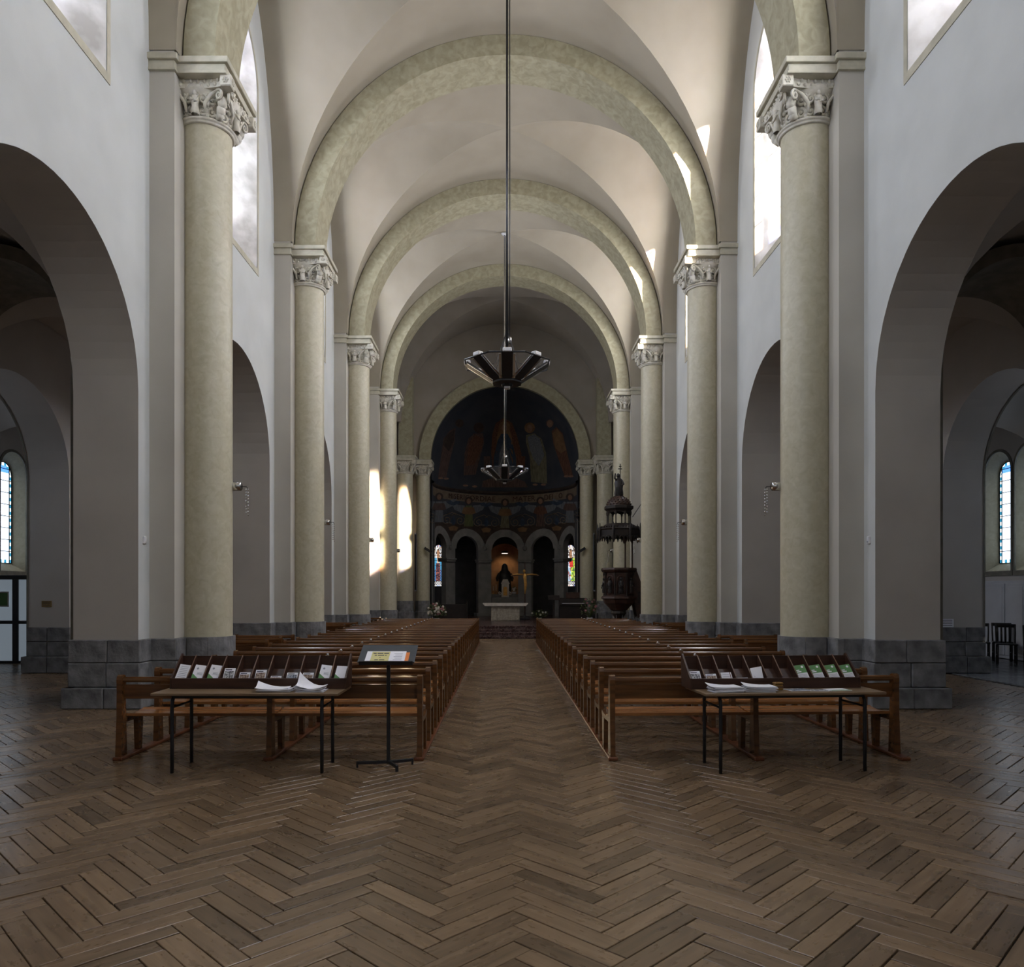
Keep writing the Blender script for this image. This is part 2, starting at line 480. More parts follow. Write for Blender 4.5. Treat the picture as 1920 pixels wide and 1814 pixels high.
def clear_scheme(u, v, edge, par, rnd):
    if edge: return [(.14, .22, .85), (.95, .55, .35), (.85, .85, .95)][rnd.randrange(3)]
    if v > .80: return [(1.0, .62, .40), (.95, .90, .85), (.45, .55, .95), (1.0, .80, .55)][rnd.randrange(4)]
    k = rnd.choice((.55, .8, 1.0, 1.0))
    return (k, k * .97, k * .92)
def teal_scheme(u, v, edge, par, rnd):
    if edge: return (.95, .93, .8) if par else (.02, .16, .24)
    if .88 < v < .95: return (.08, .22, .62)
    return (.78, .84, .92)
def saint_scheme(kind):
    def f(u, v, edge, par, rnd):
        du = abs(u - .5)
        if edge: return [(.9, .9, .85), (.12, .22, .55), (.55, .18, .10), (.8, .8, .75)][rnd.randrange(4)]
        if v > .68: return [(.85, .85, .82), (.10, .08, .08), (.55, .45, .35), (.8, .82, .9)][rnd.randrange(4)] if not (du < .12 and v < .84) else (.35, .18, .10)
        if v < .12: return (.78, .78, .75) if par else (.10, .08, .10)
        if kind == 0:
            if v > .55 and du < .14: return (.62, .42, .30)
            if v < .56 and du < .24: return [(.05, .03, .04), (.10, .04, .05), (.30, .10, .08)][rnd.randrange(3)]
            return (.10, .42, .70) if v > .40 else [(.08, .12, .35), (.12, .35, .6)][par]
        if v > .45 and v < .6 and du < .2: return (.65, .06, .04)
        if u > .55: return [(.45, .70, .05), (.75, .80, .12), (.12, .25, .08)][rnd.randrange(3)]
        return [(.30, .50, .70), (.60, .70, .80), (.35, .12, .10)][rnd.randrange(3)]
    return f
def lead_grid(w, h, step, rr=.008, lattice=False, vert=()):
    mb = MB(); r = w / 2; hs = h - r
    z = step
    while z < h - .05:
        hw = r if z <= hs else math.sqrt(max(0, r * r - (z - hs) ** 2))
        mb.box(-hw, hw, -rr, rr, z - rr, z + rr); z += step
    for x in vert:
        mb.box(x - rr, x + rr, -rr, rr, 0, hs + math.sqrt(max(0, r * r - x * x)))
    pts = [(r * math.cos(t), 0, hs + r * math.sin(t)) for t in [PI * i / 20 for i in range(21)]]
    mb.tube([(r, 0, 0)] + pts + [(-r, 0, 0), (r, 0, 0)], rr * 1.6, 6)
    return mb
glass_meshes = {}
win_no = [0]
where_bay = ['behind the camera by the entrance', 'above the camera', 'above the nearest big arch', 'between the first and second tall columns',
             'between the second and third tall columns', 'between the third and fourth tall columns']
for s in (-1, 1):
    for i, yc in enumerate(clear_bays):
        win_no[0] += 1
        w = struct_empty('window_%d' % win_no[0], 'tall arched clerestory window high in the %s nave wall %s' % (SIDE[s], where_bay[i]), 'window')
        A, B = op(yc, 1.15, 8.5, 12.2), op(yc, .66, 9.15, 12.3)
        mb = MB(); reveal(mb, lambda y, z: (s * WX, y, z), lambda y, z: (s * 5.85, y, z), A, B)
        obj('reveal', mb, M['window_reveal'], w)
        mb = MB(); Bd = op(yc, 1.24, 8.38, 12.2)
        reveal(mb, lambda y, z: (s * (WX - .012), y, z), lambda y, z: (s * (WX - .012), y, z), A, Bd)
        reveal(mb, lambda y, z: (s * (WX - .012), y, z), lambda y, z: (s * (WX + .01), y, z), Bd, Bd)
        obj('surround', mb, M['impost_stone'], w)
        g = glass(1.34, 3.83, clear_scheme, 5 + i, 11)
        rot = Matrix.Translation((s * 5.86, yc, 9.13)) @ Matrix.Rotation(PI / 2, 4, 'Z')
        obj('pane', g.xf(rot), M['clerestory_glass_' + SIDE[s]], w)
        obj('leading', lead_grid(1.34, 3.83, .62, .012, vert=(-.45, .45)).xf(rot), M['lead_black'], w)

# ---- vaults
def webs(mb, yc, hx, hy, spring, rise, ext=0.0, xc=0.0, n=14, strip=0.0, lift=0.0):
    def pt(u, v, z):
        return (xc + hx * math.sin(PI * u / 2), yc + hy * math.sin(PI * v / 2), spring + rise * z)
    for sgn in (-1, 1):
        for kind in (0, 1):
            rows = []
            for i in range(n + 1):
                t = i / n
                row = []
                for j in range(-n, n + 1):
                    q = j / n * t
                    z = math.cos(PI * q / 2)
                    if kind == 1: z += lift / rise * t * (1 - (j / n) ** 2)
                    row.append(pt(q, sgn * t, z) if kind == 0 else pt(sgn * t, q, z))
                rows.append(row)
            if kind == 1 and ext:
                rows.append([(xc + sgn * (hx + ext), p[1], p[2]) for p in rows[-1]])
            if kind == 0 and strip:
                rows.append([(p[0], p[1] + sgn * strip, p[2]) for p in rows[-1]])
            mb.loft(rows, closed=False, smooth=True)
ceil = struct_empty('ceiling', 'cream plastered groin vaulting high over the nave with stone arches', 'ceiling')
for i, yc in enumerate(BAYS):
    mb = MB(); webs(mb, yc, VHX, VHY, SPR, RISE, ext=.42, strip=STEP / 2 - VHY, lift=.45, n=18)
    obj('vault_bay', mb, M['vault_plaster' if i < len(BAYS) - 1 else 'choir_plaster_shade'], ceil)
ribs = []
for k, y in enumerate(COLY):
    mb = MB(); n = 56
    r0, r1, zc = 4.37, 4.84, SPR
    rings = []
    for r, yy in ((r0, y - .5), (r1, y - .5), (r1 + .06, y + .0), (r1, y + .5), (r0, y + .5), (r0, y - .5)):
        rings.append([(-r, yy, 9.58)] + [(-r * math.cos(PI * i / n), yy, zc + (r * math.sin(PI * i / n)) * (1.0)) for i in range(n + 1)] + [(r, yy, 9.58)])
    for a, b in zip(rings, rings[1:]):
        mb.loft([a, b], closed=False)
    obj('transverse_arch', mb, M['arch_stone'], ceil)
# roof sheets above the vaults keep daylight out
mb = MB(); mb.box(-6.0, 6.0, BACK_Y - .5, 43.5, 15.2, 15.3)
for s in (-1, 1):
    mb.add([(s * 5.9, BACK_Y - .5, 8.3), (s * 13.6, BACK_Y - .5, 7.2), (s * 13.6, 44, 7.2), (s * 5.9, 44, 8.3)], [(0, 1, 2, 3)])
    mb.add([(s * 5.27, 35.8, 0), (s * 5.27, 44.5, 0), (s * 5.27, 44.5, 15.2), (s * 5.27, 35.8, 15.2)], [(0, 1, 2, 3)])
    mb.add([(s * 5.2, 36.05, 0), (s * 13.6, 36.05, 0), (s * 13.6, 36.05, 8.4), (s * 5.2, 36.05, 8.4)], [(0, 1, 2, 3)])
    mb.add([(s * 5.2, BACK_Y, 0), (s * 13.6, BACK_Y, 0), (s * 13.6, BACK_Y, 8.4), (s * 5.2, BACK_Y, 8.4)], [(0, 1, 2, 3)])
mb.add([(-6, 44.2, 0), (6, 44.2, 0), (6, 44.2, 15.3), (-6, 44.2, 15.3)], [(0, 1, 2, 3)])
struct('roof', mb, M['roof_sheet'], 'dark outer roof sheets hidden above the vaults and behind the apse', 'roof')

# ---- plain entrance wall behind the camera
mb = MB(); sheet(mb, lambda y, z: (y, BACK_Y, z), -5.3, 5.3, 0, 15.2, [])
struct('wall_back', mb, M['white_plaster'], 'plain white entrance wall behind the camera', 'wall')

# ---- aisles, outer arcade and chapels
OUT_C = [13.8 + STEP * k for k in range(-3, 4)]
outer = {}
CHW = [17.93, 19.08, 11.90, 13.05, 5.87, 7.02]
for s in (-1, 1):
    side = SIDE[s]
    mb = MB()
    ops = [op(c, 1.7, 0.0, 4.0) for c in OUT_C if BACK_Y < c - 1.7 and c + 1.7 < 36]
    for X in (OX, OXO):
        sheet(mb, lambda y, z: (s * X, y, z), BACK_Y, 36.1, 0, 7.6, ops)
    for o in ops:
        A = outline(o, 28)
        mb.loft([[(s * OX, y, z) for y, z in A], [(s * OXO, y, z) for y, z in A]], closed=False)
    outer[s] = struct('wall_aisle_' + side, mb, M['aisle_plaster'], 'plastered inner wall of the %s aisle with arches into the chapels' % side, 'wall')
    # slim stone edge along the chapel side of the arches
    for o in ops[3:4]:
        t = MB(); B = dict(o); B['r'] = o['r'] + .08; o = dict(o); o['r'] -= .015
        reveal(t, lambda y, z: (s * (OXO + .02), y, z), lambda y, z: (s * (OXO + .02), y, z), o, B, closed=False)
        reveal(t, lambda y, z: (s * (OXO - .02), y, z), lambda y, z: (s * (OXO + .02), y, z), o, o, closed=False)
        obj('arch_edging', t, M['dark_stone_band'], outer[s])
    mb = MB()
    wops = [op(c, .5, 2.2, 4.72) for c in CHW]
    sheet(mb, lambda y, z: (s * CX, y, z), BACK_Y, 36.1, 0, 7.4, wops)
    struct('wall_chapel_' + side, mb, M['aisle_plaster'], 'outer chapel wall with narrow leaded windows at the far %s' % side, 'wall')
    for k, c in enumerate(CHW):
        win_no[0] += 1
        nm = win_no[0]
        w = struct_empty('window_%d' % nm, 'narrow blue-edged leaded window in the %s chapel wall, %s' % (side, ('nearer of the visible pair', 'farther of the visible pair', 'hidden behind the nearest pier, first', 'hidden behind the nearest pier, second', 'out of frame beside the camera, first', 'out of frame beside the camera, second')[k]), 'window')
        A, B = op(c, .5, 2.2, 4.72), op(c, .30, 2.42, 4.66)
        t = MB(); reveal(t, lambda y, z: (s * CX, y, z), lambda y, z: (s * (CX + .275), y, z), A, B)
        obj('reveal', t, M['cream_stone'], w)
        t = MB(); Bd = op(c, .565, 2.08, 4.72)
        reveal(t, lambda y, z: (s * (CX - .03), y, z), lambda y, z: (s * (CX - .03), y, z), A, Bd)
        reveal(t, lambda y, z: (s * (CX - .03), y, z), lambda y, z: (s * CX, y, z), A, A)
        reveal(t, lambda y, z: (s * (CX - .03), y, z), lambda y, z: (s * CX, y, z), Bd, Bd)
        obj('surround', t, M['dark_stone_band'], w)
        rot = Matrix.Translation((s * (CX + .255), c, 2.41)) @ Matrix.Rotation(PI / 2, 4, 'Z')
        obj('pane', glass(.62, 2.56, teal_scheme, 3, 7).xf(rot), M['aisle_glass'], w)
        rot = Matrix.Translation((s * (CX + .24), c, 2.41)) @ Matrix.Rotation(PI / 2, 4, 'Z')
        obj('leading', lead_grid(.62, 2.56, .30, .008, vert=(-.22, .22)).xf(rot), M['lead_black'], w)
    va = struct_empty('ceiling_aisle_' + side, 'low plastered groin vaults over the shaded %s aisle and chapels' % side, 'ceiling')
    for yc in clear_bays + [BAYS[-1]]:
        mb = MB(); webs(mb, yc, 1.4, 2.3, 5.05, 1.85, ext=.02, xc=s * (WO + OX) / 2, n=9, strip=STEP / 2 - 2.3)
        obj('vault_bay', mb, M['aisle_plaster'], va)
    for o in OUT_C:
        mb = MB(); webs(mb, o, 1.32, 2.5, 4.3, 1.75, ext=.02, xc=s * (OXO + CX) / 2, n=9, strip=STEP / 2 - 2.5)
        obj('vault_bay', mb, M['aisle_plaster'], va)
    xc = s * (WO + OX) / 2
    for y in COLY:
        mb = MB(); n = 28; r0, r1, ya, yb = 1.22, 1.42, y - .75, y + .75
        def arc(r, yy): return [(xc - r, yy, 0)] + [(xc - r * math.cos(PI * i / n), yy, 5.35 + r * math.sin(PI * i / n)) for i in range(n + 1)] + [(xc + r, yy, 0)]
        R = [arc(r1, ya), arc(r0, ya), arc(r0, yb), arc(r1, yb)]
        for a, b in zip(R, R[1:]): mb.loft([a, b], closed=False)
        # wall between the arch and the vault
        prev = None
        obj('aisle_arch', mb, M['dark_stone_band'], va)
        mb = MB(); sheet(mb, lambda x, z: (x, y, z), min(s * WO, s * OX), max(s * WO, s * OX), 0, 7.6, [op(xc, 1.39, 0, 5.35)])
        obj('spandrel', mb, M['aisle_plaster'], va)

# ---- grey stone dado, block by block
rs = random.Random(3)
def dado_run(parent, p0, p1, out, courses, maxlen, mats='grey_stone', thick=.06):
    """stones along the segment p0-p1 (x, y), proud of the wall towards out"""
    p0, p1, out = Vector(p0), Vector(p1), Vector(out)
    L = (p1 - p0).length; t = (p1 - p0) / L
    for ci, (z0, z1, pr) in enumerate(courses):
        n = max(1, round(L / maxlen))
        if n > 1 and ci % 2: n = n - 1 if n > 2 else 1 + (L > .5)
        cuts = [0] + sorted((k + 1) / n + rs.uniform(-.12, .12) / n for k in range(n - 1)) + [1]
        for a, b in zip(cuts, cuts[1:]):
            la, lb = a * L - (pr if a == 0 else 0), b * L + (pr if b == 1 else 0)
            hw = (lb - la) / 2
            m = MB().box(-hw + .004, hw - .004, -thick, pr + rs.uniform(-.008, .008), z0 + .003, z1 - .003, .012)
            c = p0 + t * ((la + lb) / 2)
            ang = math.atan2(t.y, t.x)
            # local +y must point outwards
            if Vector((-t.y, t.x)).dot(out) < 0: ang += PI
            obj('stone', m, M[mats], parent, (c.x, c.y, 0), ang)
COURSES = [(0, .30, .11), (.30, .65, .05), (.65, .98, .05)]
for s in (-1, 1):
    baseb[s] = struct_empty('baseboard_' + SIDE[s], 'rough grey stone dado blocks round the feet of the %s nave piers' % SIDE[s], 'dado')
    for k, y in enumerate(COLY):
        if y < 5: continue
        J = y - 1.01
        ml = .48 if y < 13 else (.7 if y < 20 else 2)
        dado_run(baseb[s], (s * WO, J), (s * WX, J), (0, -1), COURSES, ml)
        dado_run(baseb[s], (s * WX, J), (s * WX, y - PILH), (-s, 0), COURSES, .6)
        dado_run(baseb[s], (s * WX, y - PILH), (s * PILX, y - PILH), (0, -1), COURSES, .6)
        dado_run(baseb[s], (s * PILX, y - PILH), (s * PILX, y + PILH), (-s, 0), COURSES, .7)
        dado_run(baseb[s], (s * WX, y + PILH), (s * WX, y + 1.01), (-s, 0), COURSES, .6)
        dado_run(baseb[s], (s * WO, y - 1.0), (s * WO, y + 1.0), (s, 0), COURSES, 2)
    for c in OUT_C:
        J = c + 1.7
        if 10 < J < 24:
            dado_run(baseb[s], (s * OXO, J), (s * OX, J), (0, -1), [(0, .34, .10), (.34, .64, .03), (.64, .94, .03)], .45)
            dado_run(baseb[s], (s * OX, J), (s * OX, J + 2.6), (-s, 0), [(0, .34, .10), (.34, .64, .03), (.64, .94, .03)], 1.3)

# ---- floor: dark bed, herringbone oak planks, choir steps and platform
mb = MB(); mb.box(-13.2, 13.2, BACK_Y, 44.3, -.3, -.016)
floor = struct('floor', mb, M['floor_joint'], 'worn brown oak herringbone parquet floor of the whole nave', 'floor')
mb = MB(); mb.box(-13.2, 13.2, BACK_Y, 2.2, -.015, -.002); mb.box(-13.2, 13.2, 27.5, 44.3, -.015, -.002); mb.box(-9.1, -5.0, 24.4, 27.5, -.015, -.004); mb.box(5, 9.1, 24.4, 27.5, -.015, -.004)
mb.box(-13.2, -9.3, 24, 27.5, -.015, -.004); mb.box(9.3, 13.2, 24, 27.5, -.015, -.004)
mb.box(9.3, 13.2, BACK_Y, 11.0, -.015, -.006)
obj('distant_boards', mb, M['floor_far'], floor)
mb = MB()
for i in range(8):
    for j in range(30):
        x0, y0 = 9.15 + i * .42, 11.0 + j * .45
        mb.box(x0 + .006, x0 + .414, y0 + .006, y0 + .444, -.03, .002 + rs.uniform(-.002, .002), .008)
o = obj('slate_tiles', mb, M['slate_tile'], floor); o['kind'] = 'stuff'
PW, PL = .12, .60
NL = 5
S2 = math.sqrt(.5)
PX0 = .09 - PL * S2
def plank_mesh_data(rnd, grain_id, jitter):
    hl, hw, g, c = PL / 2, PW / 2, rnd.choice((.0024, .003, .0046)), .0025
    z = rnd.uniform(-.0016, .0016)
    tx, ty = rnd.gauss(0, .0030) * jitter, rnd.gauss(0, .009) * jitter
    v = []
    def zt(x, y): return z + tx * x + ty * y
    for sx, sy in ((-1, -1), (1, -1), (1, 1), (-1, 1)):
        x, y = sx * (hl - g - c), sy * (hw - g - c); v.append((x, y, zt(x, y)))
    for sx, sy in ((-1, -1), (1, -1), (1, 1), (-1, 1)):
        x, y = sx * (hl - g), sy * (hw - g); v.append((x, y, zt(x, y) - c))
    for sx, sy in ((-1, -1), (1, -1), (1, 1), (-1, 1)):
        x, y = sx * (hl - g), sy * (hw - g); v.append((x, y, -.02))
    f = [(0, 1, 2, 3)] + [(i + 4, (i + 1) % 4 + 4, (i + 1) % 4, i) for i in range(4)] + [(i + 8, (i + 1) % 4 + 8, (i + 1) % 4 + 4, i + 4) for i in range(4)]
    gr = [(p[0], p[1], grain_id) for p in v]
    return v, f, gr
def grain_attr(me, gr):
    at = me.attributes.new('grain', 'FLOAT_VECTOR', 'POINT')
    at.data.foreach_set('vector', [c for g in gr for c in g])
variants = []
for i in range(40):
    v, f, gr = plank_mesh_data(rs, i * .37 + 1.0, 1.0)
    me = bpy.data.meshes.new('plank'); me.from_pydata(v, [], f); grain_attr(me, gr); me.materials.append(M['parquet_oak'])
    variants.append(me)
planks = []
for m in range(-18, 18):
    for k in range(-10, 180):
        for hv in (0, 1):
            if hv == 0: cx, cy_ = k + NL * m + NL / 2, k - NL * m + .5
            else: cx, cy_ = k + NL * m + .5, k + 1 - NL * m + NL / 2
            X = PX0 + PW * S2 * (cx - cy_); Y = PW * S2 * (cx + cy_)
            if 2.3 < Y < 27.4 and -12.6 < X < 9.1 and not (abs(X) > 5.0 and Y > 24.4):
                planks.append((X, Y, PI / 4 if hv == 0 else 3 * PI / 4))
inview = [p for p in planks if p[1] > 3.2 and abs(p[0]) < .69 * p[1] + .25]
inview.sort(key=lambda p: p[1])
near = set(inview[:300])
for p in inview[:300]:
    o = bpy.data.objects.new('plank', variants[rs.randrange(40)])
    C.objects.link(o); o.parent = floor
    o.location = (p[0], p[1], rs.uniform(-.0012, .0012)); o.rotation_euler = (0, 0, p[2] + (PI if rs.random() < .5 else 0))
V, F, G = [], [], []
for i, p in enumerate(planks):
    if p in near: continue
    v, f, gr = plank_mesh_data(rs, i * .137, 1.0)
    ca, sa = math.cos(p[2]), math.sin(p[2]); o = len(V)
    V += [(p[0] + ca * a - sa * b, p[1] + sa * a + ca * b, c) for a, b, c in v]
    F += [tuple(q + o for q in g) for g in f]; G += gr
me = bpy.data.meshes.new('parquet_field'); me.from_pydata(V, [], F); grain_attr(me, G); me.materials.append(M['parquet_oak'])
o = link('parquet_field', me, floor); o['kind'] = 'stuff'
# choir steps
st = struct_empty('trim_1', 'dark red marble steps climbing from the central aisle to the altar', 'steps')
for i in range(4):
    y0 = 26.9 + .38 * i
    mb = MB().box(-4.25, 4.25, y0, y0 + .40 if i < 3 else y0 + .45, 0, PLAT / 4 * (i + 1), .012)
    obj('step', mb, M['red_marble'], st)
mb = MB().box(-5.25, 5.25, 28.45, 44, 0, PLAT)
obj('platform', mb, M['red_marble'], st)

# ---- unseen house shapes added outside to keep the low sun off the first and last clerestory windows
def house(name, label, y0, y1, h, ridge):
    t = thing(name, label, 'sun blocker', (0, 0, 0), kind='structure')
    obj('wall', MB().prism([(15, 0), (17, 0), (17, h), (16, ridge), (15, h)], 'y', y0, y1), M['roof_sheet'], t)
    for i in range(3):
        for j in range(4):
            y = y0 + (y1 - y0) * (i + .5) / 3
            obj('shutter', MB().box(14.94, 15.0, y - .4, y + .4, 2 + j * 3.2, 3.6 + j * 3.2, .01), M['panel_paint'], t)
house('sun_blocker', 'tall unseen house outside the church, placed to shade the windows at the entrance end', -24, -1.2, 20, 21)
house('sun_blocker', 'tall unseen block outside, added to keep sun off the window at the choir end', 12.2, 34, 20, 21)
# ---------------------------------------------------------------- columns with carved capitals
def spiral(c, u, v, r, turns=1.4, n=16, start=0.0, sgn=1):
    c, u, v = Vector(c), Vector(u), Vector(v)
    out = []
    for i in range(n + 1):
        t = i / n
        a = start + sgn * turns * 2 * PI * t
        q = r * (1 - .86 * t)
        out.append(c + u * math.cos(a) * q + v * math.sin(a) * q)
    return out
def capital_meshes(k=1.0):
    """k scales the shaft radius .375; z = 0 at the foot of the capital, .57 at its top"""
    R = {}
    R['bell'] = MB().lathe([(.372, -.02), (.372, .06), (.375, .16), (.395, .27), (.44, .36), (.50, .43), (.50, .47)], 32)
    R['astragal'] = MB().lathe([(.37, -.03), (.405, -.028), (.415, -.012), (.405, .004), (.425, .01), (.445, .03), (.425, .052), (.38, .06)], 40)
    # concave carved slab
    mb = MB(); poly = []
    H = .56
    for q in range(4):
        a = q * PI / 2
        for i in range(9):
            t = -1 + 2 * i / 9
            x, y = H - .09 * (1 - t * t), t * H
            poly.append((x * math.cos(a) - y * math.sin(a), x * math.sin(a) + y * math.cos(a)))
    mb.prism(poly, 'z', .43, .575)
    for q in range(4):
        a = q * PI / 2
        for row in range(2):
            for i in range(-3, 4):
                y = i * .105 + (.05 if row else 0); x = H - .09 * (1 - (y / H) ** 2)
                mb.ball((x * math.cos(a) - y * math.sin(a), x * math.sin(a) + y * math.cos(a), .475 + row * .055), .03, 6)
    R['carved_band'] = mb
    mb = MB()
    mb.box(-.085, .085, -.085, .085, .40, .575, .012)
    for a in (0, PI / 2, PI, -PI / 2):
        cx_, cy_ = .086 * math.cos(a), .086 * math.sin(a)
        for i in range(6):
            b = i * PI / 3
            mb.ball((cx_ - math.sin(a) * .035 * math.cos(b), cy_ + math.cos(a) * .035 * math.cos(b), .488 + .035 * math.sin(b)), .018, 6)
        mb.ball((cx_, cy_, .488), .02, 6)
    R['corner_block'] = mb
    # corner volute: two scrolls and a hanging leaf with a small head under it
    mb = MB()
    d = Vector((S2, S2, 0)); e = Vector((-S2, S2, 0))
    for sg in (-1, 1):
        mb.tube(spiral(d * .58 + e * (.075 * sg) + Vector((0, 0, .34)), d * .75 + e * (-.3 * sg), Vector((0, 0, 1)), .085, 1.6, 18, PI * .75, -1), [.024 - .009 * i / 18 for i in range(19)], 6)
        mb.tube([d * .40 + e * (.20 * sg) + Vector((0, 0, .10)), d * .43 + e * (.22 * sg) + Vector((0, 0, .22)), d * .49 + e * (.16 * sg) + Vector((0, 0, .34)), d * .55 + e * (.09 * sg) + Vector((0, 0, .41))], [.018, .026, .026, .02], 6)
    mb.ball(tuple(d * .54 + Vector((0, 0, .27))), .075, 8, (1, 1, 1.25))
    mb.ball(tuple(d * .50 + Vector((0, 0, .17))), .07, 8, (1, 1, 1.2))
    mb.tube([d * .47 + Vector((0, 0, .20)), d * .47 + Vector((0, 0, .10)), d * .435 + Vector((0, 0, .05))], [.05, .06, .04], 7)
    R['volute'] = mb
    # scrolls and buds between the corners
    mb = MB()
    for q in range(8):
        a = q * PI / 4 + PI / 8
        for row, (z, r, n) in enumerate(((.14, .074, 2), (.30, .076, 2))):
            for sg in (-1, 1):
                b = a + sg * (.17 if row == 0 else .15)
                rad = .395 if row == 0 else .435
                c = Vector((rad * math.cos(b), rad * math.sin(b), z)); u = Vector((-math.sin(b), math.cos(b), 0))
                mb.tube(spiral(c, u, Vector((0, 0, 1)), r, 1.35, 14, PI / 2, sg), [.024 - .009 * i / 14 for i in range(15)], 6)
                mb.ball(tuple(c), .02, 6)
            rad = .40 if row == 0 else .445
            mb.ball((rad * math.cos(a), rad * math.sin(a), z - .06), .034, 6, (1, 1, 1.3))
            mb.ball((rad * math.cos(a), rad * math.sin(a), z + .065), .028, 6)
            rad2 = .395 if row == 0 else .43
            for sg in (-1, 1):
                b2 = a + sg * .33
                mb.ball((rad2 * math.cos(b2), rad2 * math.sin(b2), z + (.04 if row else -.03)), .036, 6, (1, 1, 1.2))
    R['scrollwork'] = mb
    # little standing figure on the middle of a face
    mb = MB()
    mb.lathe([(.055, .05), (.062, .10), (.05, .17), (.062, .25), (.055, .31), (.028, .335)], 10, (.455, 0, 0))
    mb.ball((.47, 0, .365), .036, 8, (1, 1, 1.2))
    mb.tube([(.48, .055, .29), (.51, .05, .23), (.515, .0, .22)], .018, 6)
    mb.tube([(.48, -.055, .29), (.51, -.05, .24), (.515, .0, .25)], .018, 6)
    R['figure'] = mb
    mb = MB().lathe([(.0, -.26), (.02, -.25), (.045, -.19), (.035, -.15), (.07, -.10), (.10, -.04), (.11, -.02), (.0, -.015)], 12, (.27, 0, 0))
    for i in range(5):
        a = i * 2 * PI / 5
        mb.tube([(.27 + .03 * math.cos(a), .03 * math.sin(a), -.22), (.27 + .07 * math.cos(a), .07 * math.sin(a), -.13), (.27 + .10 * math.cos(a), .10 * math.sin(a), -.06)], .016, 5)
    R['pendant'] = mb
    return {n: m.mesh(n, M['carved_stone']) for n, m in R.items()}
CAP = capital_meshes()
def shaft_mesh(z0, z1, r):
    mb = MB(); n = 9; prof = []
    for i in range(n + 1):
        z = z0 + (z1 - z0) * i / n
        prof.append((r * (1.015 - .015 * i / n), z))
    return mb.lathe(prof, 48).mesh('shaft', M['cream_stone'])
def base_stones(parent, r, h, maxn=5):
    """drum of dado stones round the column foot"""
    for ci, (z0, z1, rr) in enumerate(((0, .30, r + .10), (.30, h, r + .045))):
        n = maxn
        for i in range(n):
            a0 = PI * (-.62 + 1.24 * i / n); a1 = PI * (-.62 + 1.24 * (i + 1) / n)
            m = MB(); k = 4
            poly = [(rr * math.cos(a0 + (a1 - a0) * j / k + (.006 if j == 0 else -.006 if j == k else 0)), rr * math.sin(a0 + (a1 - a0) * j / k)) for j in range(k + 1)]
            poly += [((r - .1) * math.cos(a1), (r - .1) * math.sin(a1)), ((r - .1) * math.cos(a0), (r - .1) * math.sin(a0))]
            m.prism(poly, 'z', z0 + .003, z1 - .003)
            obj('base_stone', m, M['grey_stone'], parent)
COLH = 8.79
SHAFT = shaft_mesh(.9, COLH, COLR)
def impost(nx0, nx1, hy, wx0, wx1, whY):
    mb = MB()
    mb.box(nx0, nx1 - .05, -hy + .04, hy - .04, .575, .70, .008); mb.box(nx0, nx1, -hy, hy, .70, .79, .008); mb.box(nx0, nx1 - .035, -hy + .03, hy - .03, .555, .59, .004)
    mb.box(wx0, wx1 - .05, -whY + .04, whY - .04, .575, .70, .008); mb.box(wx0, wx1, -whY, whY, .70, .79, .008); mb.box(wx0, wx1 - .035, -whY + .03, whY - .03, .555, .59, .004)
    return mb.mesh('impost', M['impost_stone'])
IMP = impost(-.30, .56, .66, -.62, -.155, .735)
cn = ['', '', 'beside the camera', 'nearest', 'second', 'third', 'fourth']
def make_column(s, k, y):
    lab = {2: 'tall cream stone column just out of view beside the camera on the %s' % SIDE[s]}.get(k)
    lab = lab or 'tall cream stone column with carved capital, %s from the camera on the %s side' % (cn[k], SIDE[s])
    t = thing('nave_column', lab, 'column', (s * COLX, y, 0), 0 if s < 0 else PI, 'tall nave columns')
    link('shaft', SHAFT, t)
    base_stones(t, COLR, .98, 5 if y < 20 else 3)
    cp = link('capital', CAP['bell'], t, (0, 0, COLH))
    for n in ('astragal', 'carved_band'): link(n, CAP[n], cp)
    sw = link('scrollwork', CAP['scrollwork'], cp); sw['kind'] = 'stuff'
    for q in range(4):
        a = q * PI / 2
        link('volute', CAP['volute'], cp, (0, 0, 0), a)
        link('corner_block', CAP['corner_block'], cp, (.50 * math.cos(a + PI / 4) * 1.414, .50 * math.sin(a + PI / 4) * 1.414, 0))
        if q != 2: link('figure', CAP['figure'], cp, (0, 0, 0), a)
    link('pendant', CAP['pendant'], cp, (0, 0, 0), (.62 if s < 0 else -.62))
    link('impost', IMP, t, (0, 0, COLH))
    return t
for s in (-1, 1):
    for k, y in enumerate(COLY):
        if k >= 2: make_column(s, k, y)

